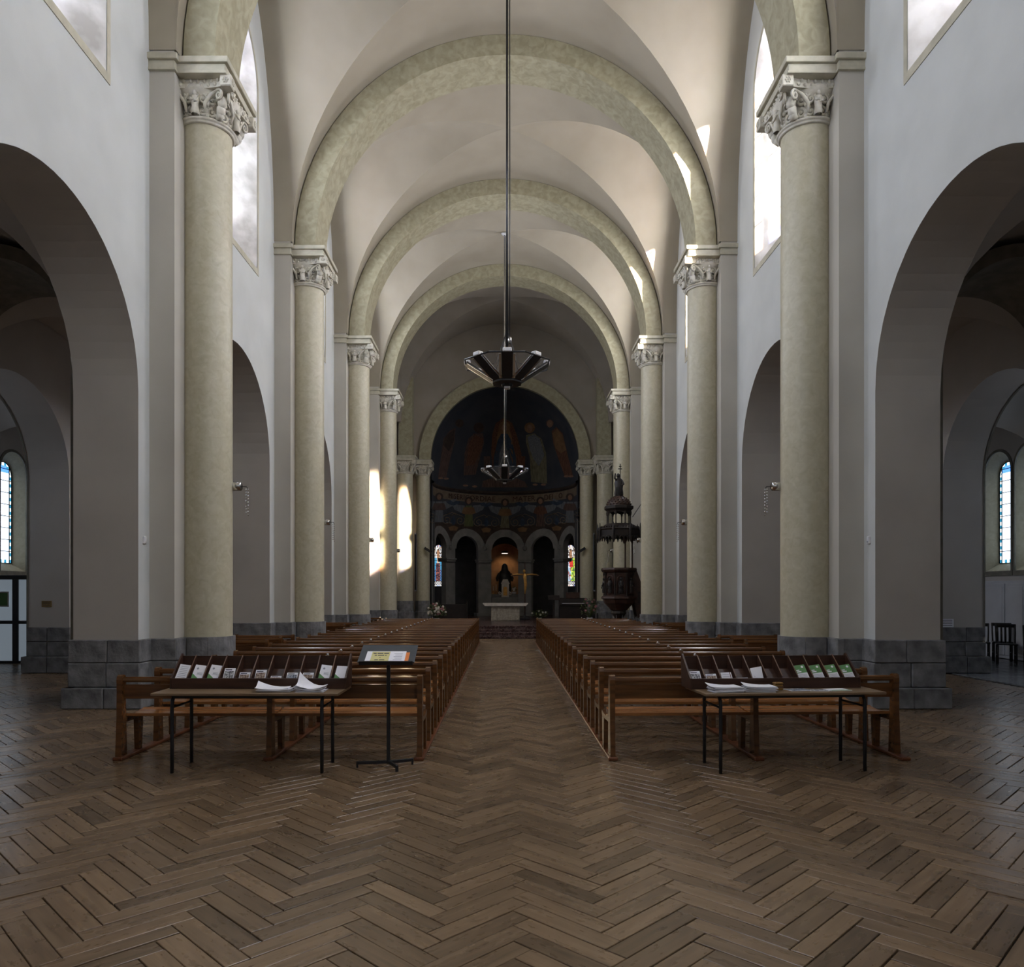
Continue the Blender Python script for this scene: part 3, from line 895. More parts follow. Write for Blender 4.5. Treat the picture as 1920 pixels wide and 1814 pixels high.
# ---------------------------------------------------------------- end wall, apse arch and apse
mb = MB()
AR, AZ = 3.57, 8.0
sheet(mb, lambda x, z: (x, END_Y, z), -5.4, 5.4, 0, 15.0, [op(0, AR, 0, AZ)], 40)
wall_end = struct('wall_end', mb, M['choir_plaster_shade'], 'end wall of the nave pierced by the great apse arch', 'wall')
mb = MB(); n = 48
def arc(r, y): return [(-r * math.cos(PI * i / n), y, AZ + r * math.sin(PI * i / n)) for i in range(n + 1)]
R = [arc(4.08, END_Y), arc(4.08, END_Y - .16), arc(3.52, END_Y - .16), arc(3.52, 36.5)]
for a, b in zip(R, R[1:]): mb.loft([a, b], closed=False)
obj('apse_arch', mb, M['arch_stone'], wall_end)
for s in (-1, 1):
    obj('strip_pilaster', MB().box(min(s * 4.35, s * 5.0), max(s * 4.35, s * 5.0), 35.35, END_Y, 8.0, 13.4), M['arch_stone'], wall_end)
    for (cx_, cy_, r, nm, lab) in ((4.66, 35.1, .36, 'choir_column', 'shorter cream column carrying the strip pilaster at the %s of the choir'),
                                   (3.90, 35.72, .31, 'choir_column', 'slim cream column directly under the %s foot of the apse arch')):
        t = thing(nm, lab % SIDE[s], 'column', (s * cx_, cy_, 0), 0 if s < 0 else PI, 'shorter choir columns')
        k = r / COLR; zc = 7.20
        sh = MB().lathe([(r * 1.015, .9), (r * 1.01, 4), (r, zc)], 36); obj('shaft', sh, M['cream_stone'], t)
        b = MB().lathe([(r + .08, PLAT), (r + .08, .75), (r + .04, .78), (r + .04, 1.28), (0, 1.28)], 12, smooth=False); obj('base_stone', b, M['grey_stone'], t)
        cp = link('capital', CAP['bell'], t, (0, 0, zc))
        cp.scale = (k, k, k)
        for nme in ('astragal', 'carved_band'): link(nme, CAP[nme], cp)
        sw = link('scrollwork', CAP['scrollwork'], cp); sw['kind'] = 'stuff'
        for q in range(4):
            a = q * PI / 2
            link('volute', CAP['volute'], cp, (0, 0, 0), a)
            link('corner_block', CAP['corner_block'], cp, (.50 * math.cos(a + PI / 4) * 1.414, .50 * math.sin(a + PI / 4) * 1.414, 0))
        mbi = MB(); h = .60 * k
        z0 = zc + .57 * k
        mbi.box(-h - .1, h - .03, -h, h, z0, z0 + .12, .008); mbi.box(-h - .1, h, -h - .02, h + .02, z0 + .12, z0 + .22, .008)
        obj('impost', mbi, M['impost_stone'], t)
# apse ring: cylinder coordinates
AY, RA = 36.5, 3.5
def cyl(th, z, r=RA): return (r * math.sin(th), AY + r * math.cos(th), z)
HALF = PI / 2
AW = .205
RING = .28
aops = [op(math.radians(35.3 * q), AW, PLAT, 3.93, k=RA) for q in (-2, -1, 0, 1, 2)]
mb = MB(); sheet(mb, lambda t, z: cyl(t, z), -HALF, HALF, PLAT - .01, 5.25, aops, 16)
sheet(mb, lambda t, z: cyl(t, z, RA + RING), -HALF, HALF, PLAT - .01, 5.25, aops, 16)
for o in aops:
    A = outline(o, 20)
    mb.loft([[cyl(t, z) for t, z in A], [cyl(t, z, RA + RING) for t, z in A]], closed=False)
for s in (-1, 1):
    mb.add([(s * RA, END_Y, 0), (s * RA, AY, 0), (s * RA, AY, 5.25), (s * RA, END_Y, 5.25)], [(0, 1, 2, 3)])
wall_apse = struct('wall_apse', mb, M['apse_stone'], 'curved grey arcade of five round arches at the foot of the apse', 'wall')
for q, o in enumerate(aops):
    m = MB(); n = 22
    def arcm(r, dr): return [cyl(o['c'] + r / RA * math.cos(PI * i / n), o['zs'] + r * math.sin(PI * i / n), RA - dr) for i in range(n + 1)]
    Rr = [arcm(.69, 0), arcm(.69, .06), arcm(1.08, .06), arcm(1.08, 0)]
    for a, b in zip(Rr, Rr[1:]): m.loft([a, b], closed=False)
    obj('archivolt', m, M['apse_stone'], wall_apse)
for th in (-54, -18, 18, 54):
    a = math.radians(th)
    m = MB().box(-.40, .40, -.36, .28, 3.34, 3.43, .01).box(-.36, .36, -.32, .28, 3.24, 3.34, .01).box(-.44, .44, -.30, .28, PLAT, PLAT + .16, .01)
    obj('pier_capital', m, M['apse_stone'], wall_apse, cyl(a, 0, RA + .2), -a)
    m = MB(); c = cyl(a, 4.0, RA - .05)
    m.lathe([(.10, 0), (.13, .02), (.05, .04), (0, .05)], 14)
    for i in range(6): m.ball((.09 * math.cos(i * PI / 3), .09 * math.sin(i * PI / 3), .03), .03, 6)
    ro = obj('rosette', m, M['apse_stone'], wall_apse, c)
    ro.rotation_euler = (PI / 2, 0, -a)
# frieze and half dome
mb = MB(); n = 48
rows = [[(-RA, END_Y, z)] + [cyl(-HALF + PI * i / n, z) for i in range(n + 1)] + [(RA, END_Y, z)] for z in (5.2, 6.95)]
mb.loft(rows, closed=False, smooth=True)
frieze = struct('trim_2', mb, M['mural_ground'], 'dark painted frieze of angels and scrolls with Latin lettering round the apse', 'frieze')
mb = MB()
rows = [[(-RA, END_Y, z)] + [cyl(-HALF + PI * i / n, z) for i in range(n + 1)] + [(RA, END_Y, z)] for z in (6.95, AZ)]
mb.loft(rows, closed=False, smooth=True)
rows = []
for j in range(25):
    ph = PI / 2 * j / 24
    rows.append([(-RA * math.cos(ph), END_Y, AZ + RA * math.sin(ph))] + [(RA * math.cos(ph) * math.sin(-HALF + PI * i / n), AY + RA * math.cos(ph) * math.cos(-HALF + PI * i / n), AZ + RA * math.sin(ph)) for i in range(n + 1)] + [(RA * math.cos(ph), END_Y, AZ + RA * math.sin(ph))])
mb.loft(rows, closed=False, smooth=True)
dome = struct('ceiling_apse', mb, M['mural_ground'], 'dark blue painted half dome of the apse with robed figures', 'ceiling')
m = MB(); prof = [(0, 6.86), (.10, 6.90), (.14, 6.97), (.06, 7.02), (0, 7.05)]
rows = [[(-RA + d, END_Y, z)] + [cyl(-HALF + PI * i / n, z, RA - d) for i in range(n + 1)] + [(RA - d, END_Y, z)] for d, z in prof]
m.loft(rows, closed=False, smooth=True)
obj('cornice', m, M['mural_dark'], frieze)
m = MB()
rows = [[cyl(-HALF + PI * i / n, z, RA - .012) for i in range(n + 1)] for z in (6.42, 6.84)]
m.loft(rows, closed=False, smooth=True)
obj('inscription_band', m, M['mural_band'], frieze)
m = MB()
sheet(m, lambda t, z: cyl(t, z, RA - .02), -HALF, HALF, 4.3, 5.22, [op(math.radians(35.3 * q), 1.07 / RA, 0, 3.93, k=RA) for q in (-2, -1, 0, 1, 2)], 16)
obj('painted_spandrels', m, M['mural_dark'], frieze)
# painted shapes are laid onto the apse surface as thin coats of paint
def onto(px, py, lift=.015):
    """point of the apse surface seen along a line from the nave"""
    o = Vector((CAMX, 0, EYE)); d = Vector(((px - VX) / FPX, 1, (VY - py) / FPX))
    R_ = RA - lift
    a = d.x ** 2 + 1; b = 2 * (o.x * d.x + (0 - AY)); c = o.x ** 2 + AY ** 2 - R_ ** 2
    D = b * b - 4 * a * c
    t = (-b + math.sqrt(max(D, 0))) / (2 * a)
    p = o + d * t
    if p.z > AZ:
        ctr = Vector((0, AY, AZ)); oc = o - ctr
        a = d.dot(d); b = 2 * oc.dot(d); c = oc.dot(oc) - R_ ** 2
        D = b * b - 4 * a * c
        t = (-b + math.sqrt(max(D, 0))) / (2 * a); p = o + d * t
    return p
def patch(name, pts, mat, parent, lift=.015, sub=5):
    """closed painted shape given by outline points; filled as a fan with rings so it follows the curve"""
    n = len(pts)
    P = []
    for i in range(n):
        a, b = pts[i], pts[(i + 1) % n]
        for k in range(3): P.append((a[0] + (b[0] - a[0]) * k / 3, a[1] + (b[1] - a[1]) * k / 3))
    cxm = sum(p[0] for p in P) / len(P); cym = sum(p[1] for p in P) / len(P)
    mb_ = MB(); rings = []
    for j in range(1, sub + 1):
        f_ = j / sub
        rings.append([onto(cxm + (p[0] - cxm) * f_, cym + (p[1] - cym) * f_, lift) for p in P])
    mb_.loft(rings, True, True)
    c_ = onto(cxm, cym, lift); m_ = len(P)
    mb_.add([c_] + rings[0], [(0, 1 + i, 1 + (i + 1) % m_) for i in range(m_)], True)
    return obj(name, mb_, M[mat], parent)
def c7(x, y): return (780 + x * .1719, 720 + y * .1719)
def ell(cx_, cy_, rx, ry, k=14): return [(cx_ + rx * math.cos(2 * PI * i / k), cy_ + ry * math.sin(2 * PI * i / k)) for i in range(k)]
def paint(name, pts, mat, parent, lift): patch(name, [c7(*p) for p in pts], mat, parent, lift)
# throned centre
paint('throne', [(840, 1000), (820, 760), (830, 560), (870, 430), (960, 370), (1050, 430), (1100, 560), (1150, 760), (1140, 1000)], 'mural_rust', dome, .012)
paint('throne_back', [(880, 900), (880, 600), (905, 480), (960, 420), (1015, 480), (1050, 600), (1060, 900)], 'mural_ochre', dome, .018)
paint('robe', [(840, 1010), (850, 800), (890, 620), (930, 545), (1000, 545), (1050, 640), (1090, 800), (1100, 1010)], 'mural_blue', dome, .024)
paint('robe', [(890, 1000), (910, 760), (960, 620), (1010, 760), (1030, 1000)], 'mural_grey', dome, .03)
paint('halo', ell(965, 470, 62, 62), 'mural_ochre', dome, .028)
paint('face', ell(965, 480, 30, 40), 'mural_skin', dome, .034)
paint('footstool', [(720, 1130), (730, 1060), (860, 1020), (1080, 1020), (1190, 1070), (1220, 1130)], 'mural_brown', dome, .018)
paint('arm_rest', [(740, 980), (740, 790), (810, 790), (810, 980)], 'mural_brown', dome, .02)
paint('arm_rest', [(1120, 980), (1120, 790), (1190, 790), (1190, 980)], 'mural_rust', dome, .02)
def saint(head, halo, robe, cloak, feet, mr, mc, mh):
    paint('robe', robe, mr, dome, .018); paint('cloak', cloak, mc, dome, .026)
    if halo: paint('halo', ell(head[0], head[1], halo, halo), mh, dome, .02)
    paint('head', ell(head[0], head[1] + 5, 32, 42), 'mural_skin' if mh != 'mural_dark' else 'mural_dark', dome, .03)
    for fx, fy in feet: paint('foot', ell(fx, fy, 30, 12, 8), 'mural_skin', dome, .022)
saint((685, 480), 58, [(520, 1000), (530, 760), (570, 600), (640, 540), (730, 540), (745, 640), (700, 800), (650, 990)],
      [(545, 900), (580, 640), (650, 560), (735, 600), (720, 700), (640, 880)], [(540, 1110), (640, 1120)], 'mural_brown', 'mural_rust', 'mural_dark')
saint((1240, 480), 58, [(1255, 1070), (1240, 800), (1200, 640), (1200, 560), (1290, 540), (1370, 600), (1420, 760), (1430, 1090)],
      [(1240, 720), (1215, 580), (1290, 550), (1350, 600), (1400, 780), (1340, 900), (1280, 820)], [(1300, 1100), (1390, 1100)], 'mural_olive', 'mural_grey', 'mural_ochre')
saint((475, 430), 45, [(240, 1020), (270, 820), (300, 600), (370, 510), (430, 480), (420, 640), (370, 830), (330, 1020)],
      [(290, 660), (330, 560), (420, 500), (415, 620), (360, 740)], [(270, 1030), (330, 1035)], 'mural_brown', 'mural_dark', 'mural_dark')
saint((1460, 430), 42, [(1620, 1000), (1560, 840), (1500, 660), (1480, 520), (1530, 470), (1600, 540), (1650, 760), (1710, 1000)],
      [(1520, 700), (1490, 540), (1540, 490), (1600, 560), (1640, 720), (1580, 760)], [(1640, 1010), (1690, 1010)], 'mural_rust', 'mural_ochre', 'mural_brown')
# frieze angels and scrolls
def cz(x, y): return (800 + x * .15625, 900 + y * .15625)
def paintz(name, pts, mat, lift): patch(name, [cz(*p) for p in pts], mat, frieze, lift, 3)
for (x, y, m1, m2) in ((150, 200, 'mural_grey', 'mural_brown'), (505, 250, 'mural_green', 'mural_ochre'), (940, 270, 'mural_olive', 'mural_ochre'),
                       (1365, 250, 'mural_brown', 'mural_rust'), (1720, 205, 'mural_grey', 'mural_brown')):
    for sg in (-1, 1):
        paintz('wing', [(x + sg * 50, y + 60), (x + sg * 130, y + 50), (x + sg * 220, y + 10), (x + sg * 170, y + 110), (x + sg * 90, y + 150), (x + sg * 45, y + 130)], 'mural_grey', .02)
    paintz('gown', [(x - 55, y + 310), (x - 45, y + 170), (x - 40, y + 60), (x + 40, y + 60), (x + 45, y + 170), (x + 55, y + 310)], m1, .03)
    paintz('sleeves', [(x - 85, y + 150), (x - 60, y + 80), (x + 60, y + 80), (x + 85, y + 150), (x + 40, y + 165), (x - 40, y + 165)], m2, .036)
    paintz('hair', ell(x, y, 48, 46), 'mural_dark', .034)
    paintz('face', ell(x, y + 8, 26, 34), 'mural_skin', .04)
m = MB()
for x, y in ((240, 480), (400, 490), (620, 510), (815, 515), (1060, 510), (1245, 500), (1470, 490), (1640, 480), (70, 470), (1810, 460)):
    sg = 1 if x in (400, 815, 1245, 1640, 70) else -1
    pts = []
    for i in range(30):
        t = i / 29; a = PI / 2 + sg * -1 * t * 2 * PI * 1.6; q = 62 * (1 - .85 * t)
        pts.append(onto(*cz(x + q * math.cos(a), y - q * math.sin(a)), lift=.02))
    m.tube(pts, .022, 5)
    m.tube([onto(*cz(x, y - 62), lift=.02), onto(*cz(x + sg * -70, y - 90), lift=.02), onto(*cz(x - sg * 110, y - 60), lift=.02)], .02, 5)
obj('scroll_pattern', m, M['mural_band'], frieze)
for x, y in ((320, 490), (715, 510), (1150, 505), (1560, 490)):
    paintz('bud', [(x, y - 60), (x + 28, y), (x + 16, y + 50), (x - 16, y + 50), (x - 28, y)], 'mural_blue', .025)
    paintz('leaf', [(x, y + 60), (x + 60, y + 80), (x + 40, y + 120), (x - 40, y + 120), (x - 60, y + 80)], 'mural_ochre', .022)
    for sg in (-1, 1): paintz('leaf', [(x, y - 180), (x + sg * 60, y - 200), (x + sg * 90, y - 230), (x + sg * 30, y - 240), (x, y - 220)], 'mural_blue', .024)
# lettering, bent round the apse wall
def lettering(txt, size, th0, z, parent, mat, r):
    cu = bpy.data.curves.new('inscription', 'FONT'); cu.body = txt; cu.size = size; cu.align_x = 'CENTER'; cu.extrude = .006; cu.space_character = 1.08
    tmp = bpy.data.objects.new('tmp', cu); C.objects.link(tmp)
    dg = bpy.context.evaluated_depsgraph_get()
    me = bpy.data.meshes.new_from_object(tmp.evaluated_get(dg))
    bpy.data.objects.remove(tmp)
    for v in me.vertices:
        t = th0 + v.co.x / r
        v.co = Vector(cyl(t, z + v.co.y, r - v.co.z))
    me.materials.clear(); me.materials.append(M[mat])
    return link('lettering', me, parent)
lettering('MISERICORDIAE', .38, math.radians(-32), 6.50, frieze, 'mural_letter', RA - .02)
lettering('MATER', .38, math.radians(17), 6.50, frieze, 'mural_letter', RA - .02)
lettering('DEI', .38, math.radians(41), 6.50, frieze, 'mural_letter', RA - .02)
lettering('O', .38, math.radians(55), 6.50, frieze, 'mural_letter', RA - .02)
# ambulatory wall behind the arcade, with two stained windows and the lit niche
RB = 5.6
wth = [math.atan2(-3.62, 4.35), math.atan2(3.58, 4.35)]
wops = [op(t, .29 / RB, 2.0, 3.95, k=RB) for t in wth]
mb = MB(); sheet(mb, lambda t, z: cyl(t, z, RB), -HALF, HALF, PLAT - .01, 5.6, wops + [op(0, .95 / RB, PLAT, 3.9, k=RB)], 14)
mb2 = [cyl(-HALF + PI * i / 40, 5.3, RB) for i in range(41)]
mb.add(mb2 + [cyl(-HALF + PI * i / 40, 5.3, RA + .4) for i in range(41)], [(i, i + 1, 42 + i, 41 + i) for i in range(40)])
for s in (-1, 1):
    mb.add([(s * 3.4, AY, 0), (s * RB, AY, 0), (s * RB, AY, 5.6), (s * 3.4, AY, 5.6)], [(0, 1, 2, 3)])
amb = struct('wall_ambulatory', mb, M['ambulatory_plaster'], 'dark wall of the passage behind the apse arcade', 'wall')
for i, t in enumerate(wth):
    w = struct_empty('window_%d' % (win_no[0] + 1 + i), ('stained glass window with a dark robed saint on blue at the left of the altar',
                     'stained glass window with a saint and yellow-green foliage at the right of the altar')[i], 'window')
    c = cyl(t, 2.0, RB + .05)
    g = glass(.60, 2.26, saint_scheme(i), 11 + i, 11, .07)
    mm = Matrix.Translation(c) @ Matrix.Rotation(-t, 4, 'Z')
    obj('pane', g.xf(mm), M['apse_glass'], w)
    obj('leading', lead_grid(.60, 2.26, .28, .008, vert=(-.17, .17)).xf(Matrix.Translation(cyl(t, 2.0, RB + .03)) @ Matrix.Rotation(-t, 4, 'Z')), M['lead_black'], w)
# pilasters between the ambulatory bays
for th in (-50, -26, 26, 50):
    a = math.radians(th)
    obj('wall_strip', MB().box(-.34, .34, -.12, .1, PLAT, 5.3), M['apse_stone'], amb, cyl(a, 0, RB), -a)
# niche
m = MB(); n = 20
prof = [(1.0, PLAT), (1.0, 3.4)] + [(1.0 * math.cos(PI / 2 * i / 8), 3.4 + 1.0 * math.sin(PI / 2 * i / 8)) for i in range(1, 9)]
m.lathe(prof, n, (0, AY + RB - .1, 0), 0, PI)
obj('niche', m, M['niche_plaster'], amb)
lm = thing('ceiling_spotlight', 'small glowing spotlight tucked under the arch of the altar niche', 'lamp', (0, 41.75, 3.86))
obj('lens', MB().lathe([(0, -.03), (.16, -.03), (.18, .0), (.16, .04), (0, .05)], 24), M['lamp_glow'], lm)
obj('housing', MB().lathe([(.19, -.02), (.21, .02), (.17, .09), (0, .11)], 24), M['black_metal'], lm)
ld = bpy.data.lights.new('niche_spot', 'SPOT'); ld.energy = 3.2; ld.color = (1.0, .62, .28); ld.spot_size = math.radians(120); ld.spot_blend = .8; ld.shadow_soft_size = .15
lo = bpy.data.objects.new('niche_spot', ld); lo.location = (0, 42.35, 3.75); C.objects.link(lo); lo.rotation_euler = (math.radians(30), 0, 0); lo.parent = None
# ---------------------------------------------------------------- pews
def pew_meshes(L):
    """origin on the floor under the middle of the back; the seat faces +y"""
    h = L / 2; R = {}
    prof = [(-.028, .765), (.020, .765), (.030, .782), (.026, .806), (.008, .818), (-.014, .818), (-.032, .806), (-.036, .782)]
    mb = MB().prism(prof, 'x', -h + .01, h - .01)
    R['top_rail'] = mb.mesh('top_rail', M['pew_wood'])
    R['backboard'] = MB().box(-h + .03, h - .03, -.012, .010, .60, .742, .004).mesh('backboard', M['pew_wood'])
    def seat(x0, x1):
        top = [(.045, .447), (.09, .440), (.18, .430), (.28, .432), (.37, .443), (.415, .455), (.43, .447)]
        low = [(.425, .428), (.36, .412), (.27, .402), (.17, .402), (.08, .412), (.045, .420)]
        return MB().prism(top + low, 'x', x0, x1)
    R['seat_a'] = seat(-h + .05, -.012).mesh('seat', M['seat_wood']); R['seat_b'] = seat(.012, h - .05).mesh('seat', M['seat_wood'])
    # shaped post: wide foot, slim shoulder, rolled head
    po = [(-.075, .035), (.06, .035), (.045, .38), (.035, .58), (.040, .74), (.045, .79), (.030, .825), (-.005, .838), (-.040, .826), (-.050, .79), (-.045, .70), (-.05, .40)]
    R['post'] = MB().prism(po, 'x', -.026, .026).mesh('post', M['pew_wood'])
    br = [(.02, .36), (.40, .36), (.43, .40), (.425, .43), (.36, .415), (.27, .402), (.17, .402), (.08, .412), (.02, .42)]
    R['bracket'] = MB().prism(br, 'x', -.022, .022).mesh('bracket', M['pew_wood'])
    lg = [(.31, .035), (.375, .035), (.40, .36), (.29, .36)]
    R['leg'] = MB().prism(lg, 'x', -.024, .024).mesh('leg', M['pew_wood'])
    R['post_cap'] = MB().lathe([(0, .018), (.012, .016), (.017, .008), (.017, 0)], 10).mesh('post_cap', M['chrome'])
    return R
def make_pew(R, L, x, y, label, group, mid=True):
    t = thing('pew', label, 'pew', (x, y, 0), 0, group)
    for n in ('top_rail', 'backboard'): link(n, R[n], t)
    link('seat', R['seat_a'], t); link('seat', R['seat_b'], t)
    for px in ((-L / 2 + .026, 0, L / 2 - .026) if mid else (-L / 2 + .026, L / 2 - .026)):
        link('post', R['post'], t, (px, 0, 0)); link('bracket', R['bracket'], t, (px, 0, 0)); link('leg', R['leg'], t, (px, 0, 0))
    if mid: link('post_cap', R['post_cap'], t, (0, 0, .838))
    return t
PY0, PDY, NR = 7.46, .80, 22
PR = {-1: (-3.86, -.845), 1: (1.00, 3.93)}
for s in (-1, 1):
    x0, x1 = PR[s]; L = x1 - x0; R = pew_meshes(L)
    for r in range(NR):
        rel = 'directly behind the leaflet table' if r == 0 else ('%s row from the leaflet table' % ORD[r])
        if r == NR - 1: rel = 'front row nearest the altar steps'
        pw = make_pew(R, L, (x0 + x1) / 2, PY0 + PDY * r + (.07 if s > 0 and r == 0 else 0), 'brown wooden pew %s of the central aisle, %s' % (SIDE[s], rel), 'pews %s of the central aisle' % SIDE[s])
        if s > 0 and r == 0: pw.rotation_euler = (0, 0, math.radians(2.8))
    for k, xx in enumerate((x0 + .03, (x0 + x1) / 2, x1 - .03)):
        mb = MB().box(-.048, .048, -.10, PDY * NR - .2, .001, .036, .008)
        nm = ('by the outer wall side', 'under the middle', 'along the central aisle')[k if s < 0 else 2 - k]
        tag(obj('floor_runner', mb, M['runner_wood'], None, (xx, PY0, 0)), 'long reddish wooden runner on the floor %s of the %s pews' % (nm, SIDE[s]), 'runner', 'runners under the pews')
    L2 = 1.15; R2 = pew_meshes(L2); n = 0
    for b, yc in enumerate((COLY[3], COLY[4], COLY[5])):
        for j, dy in enumerate((1.45, 2.25, 3.05)):
            if b == 2 and (j > 0 or s > 0): continue
            y = yc + dy
            # keep the short pews in line with the long ones
            y = PY0 + PDY * round((y - PY0) / PDY) + .05
            make_pew(R2, L2, s * 4.72, y, 'short side pew between %s and %s %s columns, %s of its file' % (ORD[b], ORD[b + 1], SIDE[s], ORD[j]), 'short side pews', mid=False)

# ---------------------------------------------------------------- leaflet tables
def make_table(label, loc, rz, LX=1.70, LY=.58):
    t = thing('folding_table', label, 'table', loc, rz, 'leaflet tables')
    obj('tabletop', MB().box(-LX / 2, LX / 2, -LY / 2, LY / 2, .715, .74, .004), M['table_wood'], t)
    for sx in (-1, 1):
        x = sx * .685
        for sy in (-1, 1):
            m = MB().tube([(x, sy * .215, .001), (x, sy * .215, .30), (x, sy * .215, .62), (x, sy * .208, .66), (x, sy * .185, .69), (x, sy * .15, .70), (x, 0, .70)], .0165, 10)
            obj('leg', m, M['black_metal'], t)
        obj('brace', MB().tube([(x, -.21, .60), (x, .21, .60)], .010, 8), M['black_metal'], t)
    for sy in (-1, 1): obj('apron_rail', MB().box(-.68, .68, sy * .20 - .01, sy * .20 + .01, .685, .714), M['black_metal'], t)
    return t
def make_rack(label, loc, rz, W=1.67, n=11):
    """sloping leaflet rack with compartments; origin at the middle of its front foot"""
    t = thing('leaflet_rack', label, 'leaflet rack', loc, rz, 'leaflet racks')
    h = W / 2
    side = [(0, 0), (.27, 0), (.285, .30), (.262, .315), (.03, .115), (.0, .10)]
    for sx in (-1, 1):
        obj('end_panel', MB().prism(side, 'x', sx * h - (.016 if sx > 0 else 0), sx * h + (0 if sx > 0 else .016)), M['rack_wood'], t)
    obj('front_lip', MB().box(-h + .016, h - .016, 0, .016, .0, .10, .003), M['rack_wood'], t)
    obj('bottom_board', MB().box(-h + .016, h - .016, .016, .27, .0, .014), M['rack_wood'], t)
    bk = [(.245, .014), (.262, .014), (.275, .29), (.258, .29)]
    obj('back_board', MB().prism(bk, 'x', -h + .016, h - .016), M['rack_wood'], t)
    sl = [(.03, .014), (.042, .014), (.245, .16), (.235, .165)]
    obj('sloping_board', MB().prism(sl, 'x', -h + .016, h - .016), M['rack_wood'], t)
    dv = [(.016, .014), (.245, .014), (.262, .285), (.25, .295), (.035, .11), (.016, .095)]
    for i in range(1, n):
        x = -h + W * i / n
        d = obj('divider', MB().prism(dv, 'x', x - .005, x + .005), M['rack_wood'], t)
        ed = [(.035, .111), (.25, .296), (.248, .300), (.033, .115)]
        obj('divider_edge', MB().prism(ed, 'x', x - .005, x + .005), M['rack_edge_wood'], d)
    return t
TL = (-2.39, 7.09, 0); TR = (2.60, 7.12, 0); RZ = math.radians(4.5)
make_table('brown table on black tube legs with two crumpled paper piles', TL, 0)
make_table('brown table on black tube legs with an amber box', TR, RZ)
RL = Vector((-2.37, 7.12, .7405))
RRr = Vector(TR) + Matrix.Rotation(RZ, 3, 'Z') @ Vector((-.05, .03, .7405))
make_rack('dark wooden leaflet rack with all compartments filled, on the left table', RL, 0)
make_rack('dark wooden leaflet rack with green-topped leaflets at one end, on the right table', RRr, RZ)
def flat(mb, x0, x1, z0, z1, y=0.0):
    mb.add([(x0, y, z0), (x1, y, z0), (x1, y, z1), (x0, y, z1)], [(0, 1, 2, 3)])
def leaflet(kind, w=.105, h=.20, curl=0.0):
    """stands in the x-z plane facing -y; origin at its foot"""
    R = []
    m = MB(); k = 6; rows = []
    for yy in (0.0, .004):
        rows.append([[(-w / 2 + w * i / k, yy - curl * abs((j / k)) ** 2 * (i / k) * .6, h * j / k) for i in range(k + 1)] for j in range(k + 1)])
    for g in rows:
        m.loft(g, closed=False)
    m.box(-w / 2, w / 2, .0005, .0035, 0, .002)
    R.append(('sheet', m, 'paper_white'))
    def band(name, x0, x1, z0, z1, mat, y=-.0015, skew=0):
        b = MB(); b.add([(x0, y, z0), (x1, y, z0), (x1, y, z1), (x0, y, z1 - skew)], [(0, 1, 2, 3)])
        R.append((name, b, mat))
    if kind == 'green_foot':
        b = MB(); b.add([(-w / 2, -.0015, 0), (w / 2, -.0015, 0), (w / 2, -.0015, h * .16), (-w / 2, -.0015, h * .52)], [(0, 1, 2, 3)]); R.append(('green_corner', b, 'paper_green'))
        b = MB().lathe([(0, 0), (.011, 0)], 14); b.xf(Matrix.Translation((-w * .18, -.0017, h * .80)) @ Matrix.Rotation(PI / 2, 4, 'X')); R.append(('emblem', b, 'ink_grey'))
        for i in range(3): band('text_line', -w * .1, w * .36, h * (.58 - .05 * i), h * (.60 - .05 * i), 'ink_grey', -.0018)
    elif kind == 'green_top':
        band('green_cover', -w / 2, w / 2, h * .56, h, 'paper_green')
        b = MB().lathe([(0, 0), (.012, 0)], 14); b.xf(Matrix.Translation((w * .22, -.0017, h * .88)) @ Matrix.Rotation(PI / 2, 4, 'X')); R.append(('emblem', b, 'paper_white'))
        band('title', -w * .45, -w * .02, h * .61, h * .67, 'paper_white', -.0018)
        band('title', -w * .45, -w * .15, h * .70, h * .75, 'paper_white', -.0018)
        for i in range(4): band('text_line', -w * .40, w * .40, h * (.46 - .07 * i), h * (.475 - .07 * i), 'ink_grey', -.0018)
        b = MB().lathe([(0, 0), (.013, 0)], 14); b.xf(Matrix.Translation((w * .26, -.0019, h * .13)) @ Matrix.Rotation(PI / 2, 4, 'X')); R.append(('stamp', b, 'ink_dark'))
    elif kind in ('photo_brown', 'photo_grey', 'photo_blue'):
        band('picture', -w * .44, w * .44, h * .05, h * .80, kind)
        band('heading', -w * .40, w * .2, h * .86, h * .92, 'ink_dark', -.0018)
    elif kind == 'text':
        band('heading', -w * .3, w * .1, h * .25, h * .85, 'ink_grey', -.0018) if False else None
        for i in range(7): band('text_line', -w * .36, w * .36, h * (.88 - .09 * i), h * (.90 - .09 * i), 'ink_grey', -.0018)
        band('footer', -w * .1, w * .45, h * .10, h * .2, 'ink_grey', -.0018)
    elif kind == 'red_edge':
        band('red_edge', w * .33, w * .40, 0, h, 'mural_rust')
        for i in range(3): band('text_line', -w * .36, w * .25, h * (.8 - .2 * i), h * (.83 - .2 * i), 'ink_grey', -.0018)
    return R
def put_leaflet(rack_loc, rz, slot, n, W, kind, label, h, dx=0.0, tilt=.62, roll=0.0, w=.105, curl=0.0, group=None):
    x = -W / 2 + W * (slot + .5) / n + dx
    base = Vector(rack_loc) + Matrix.Rotation(rz, 3, 'Z') @ Vector((x, .022, .045))
    t = thing('leaflet', label, 'leaflet', base, 0, group)
    t.rotation_euler = (-tilt, roll, rz)
    for n_, m_, mt in leaflet(kind, w, h, curl): obj(n_, m_, M[mt], t)
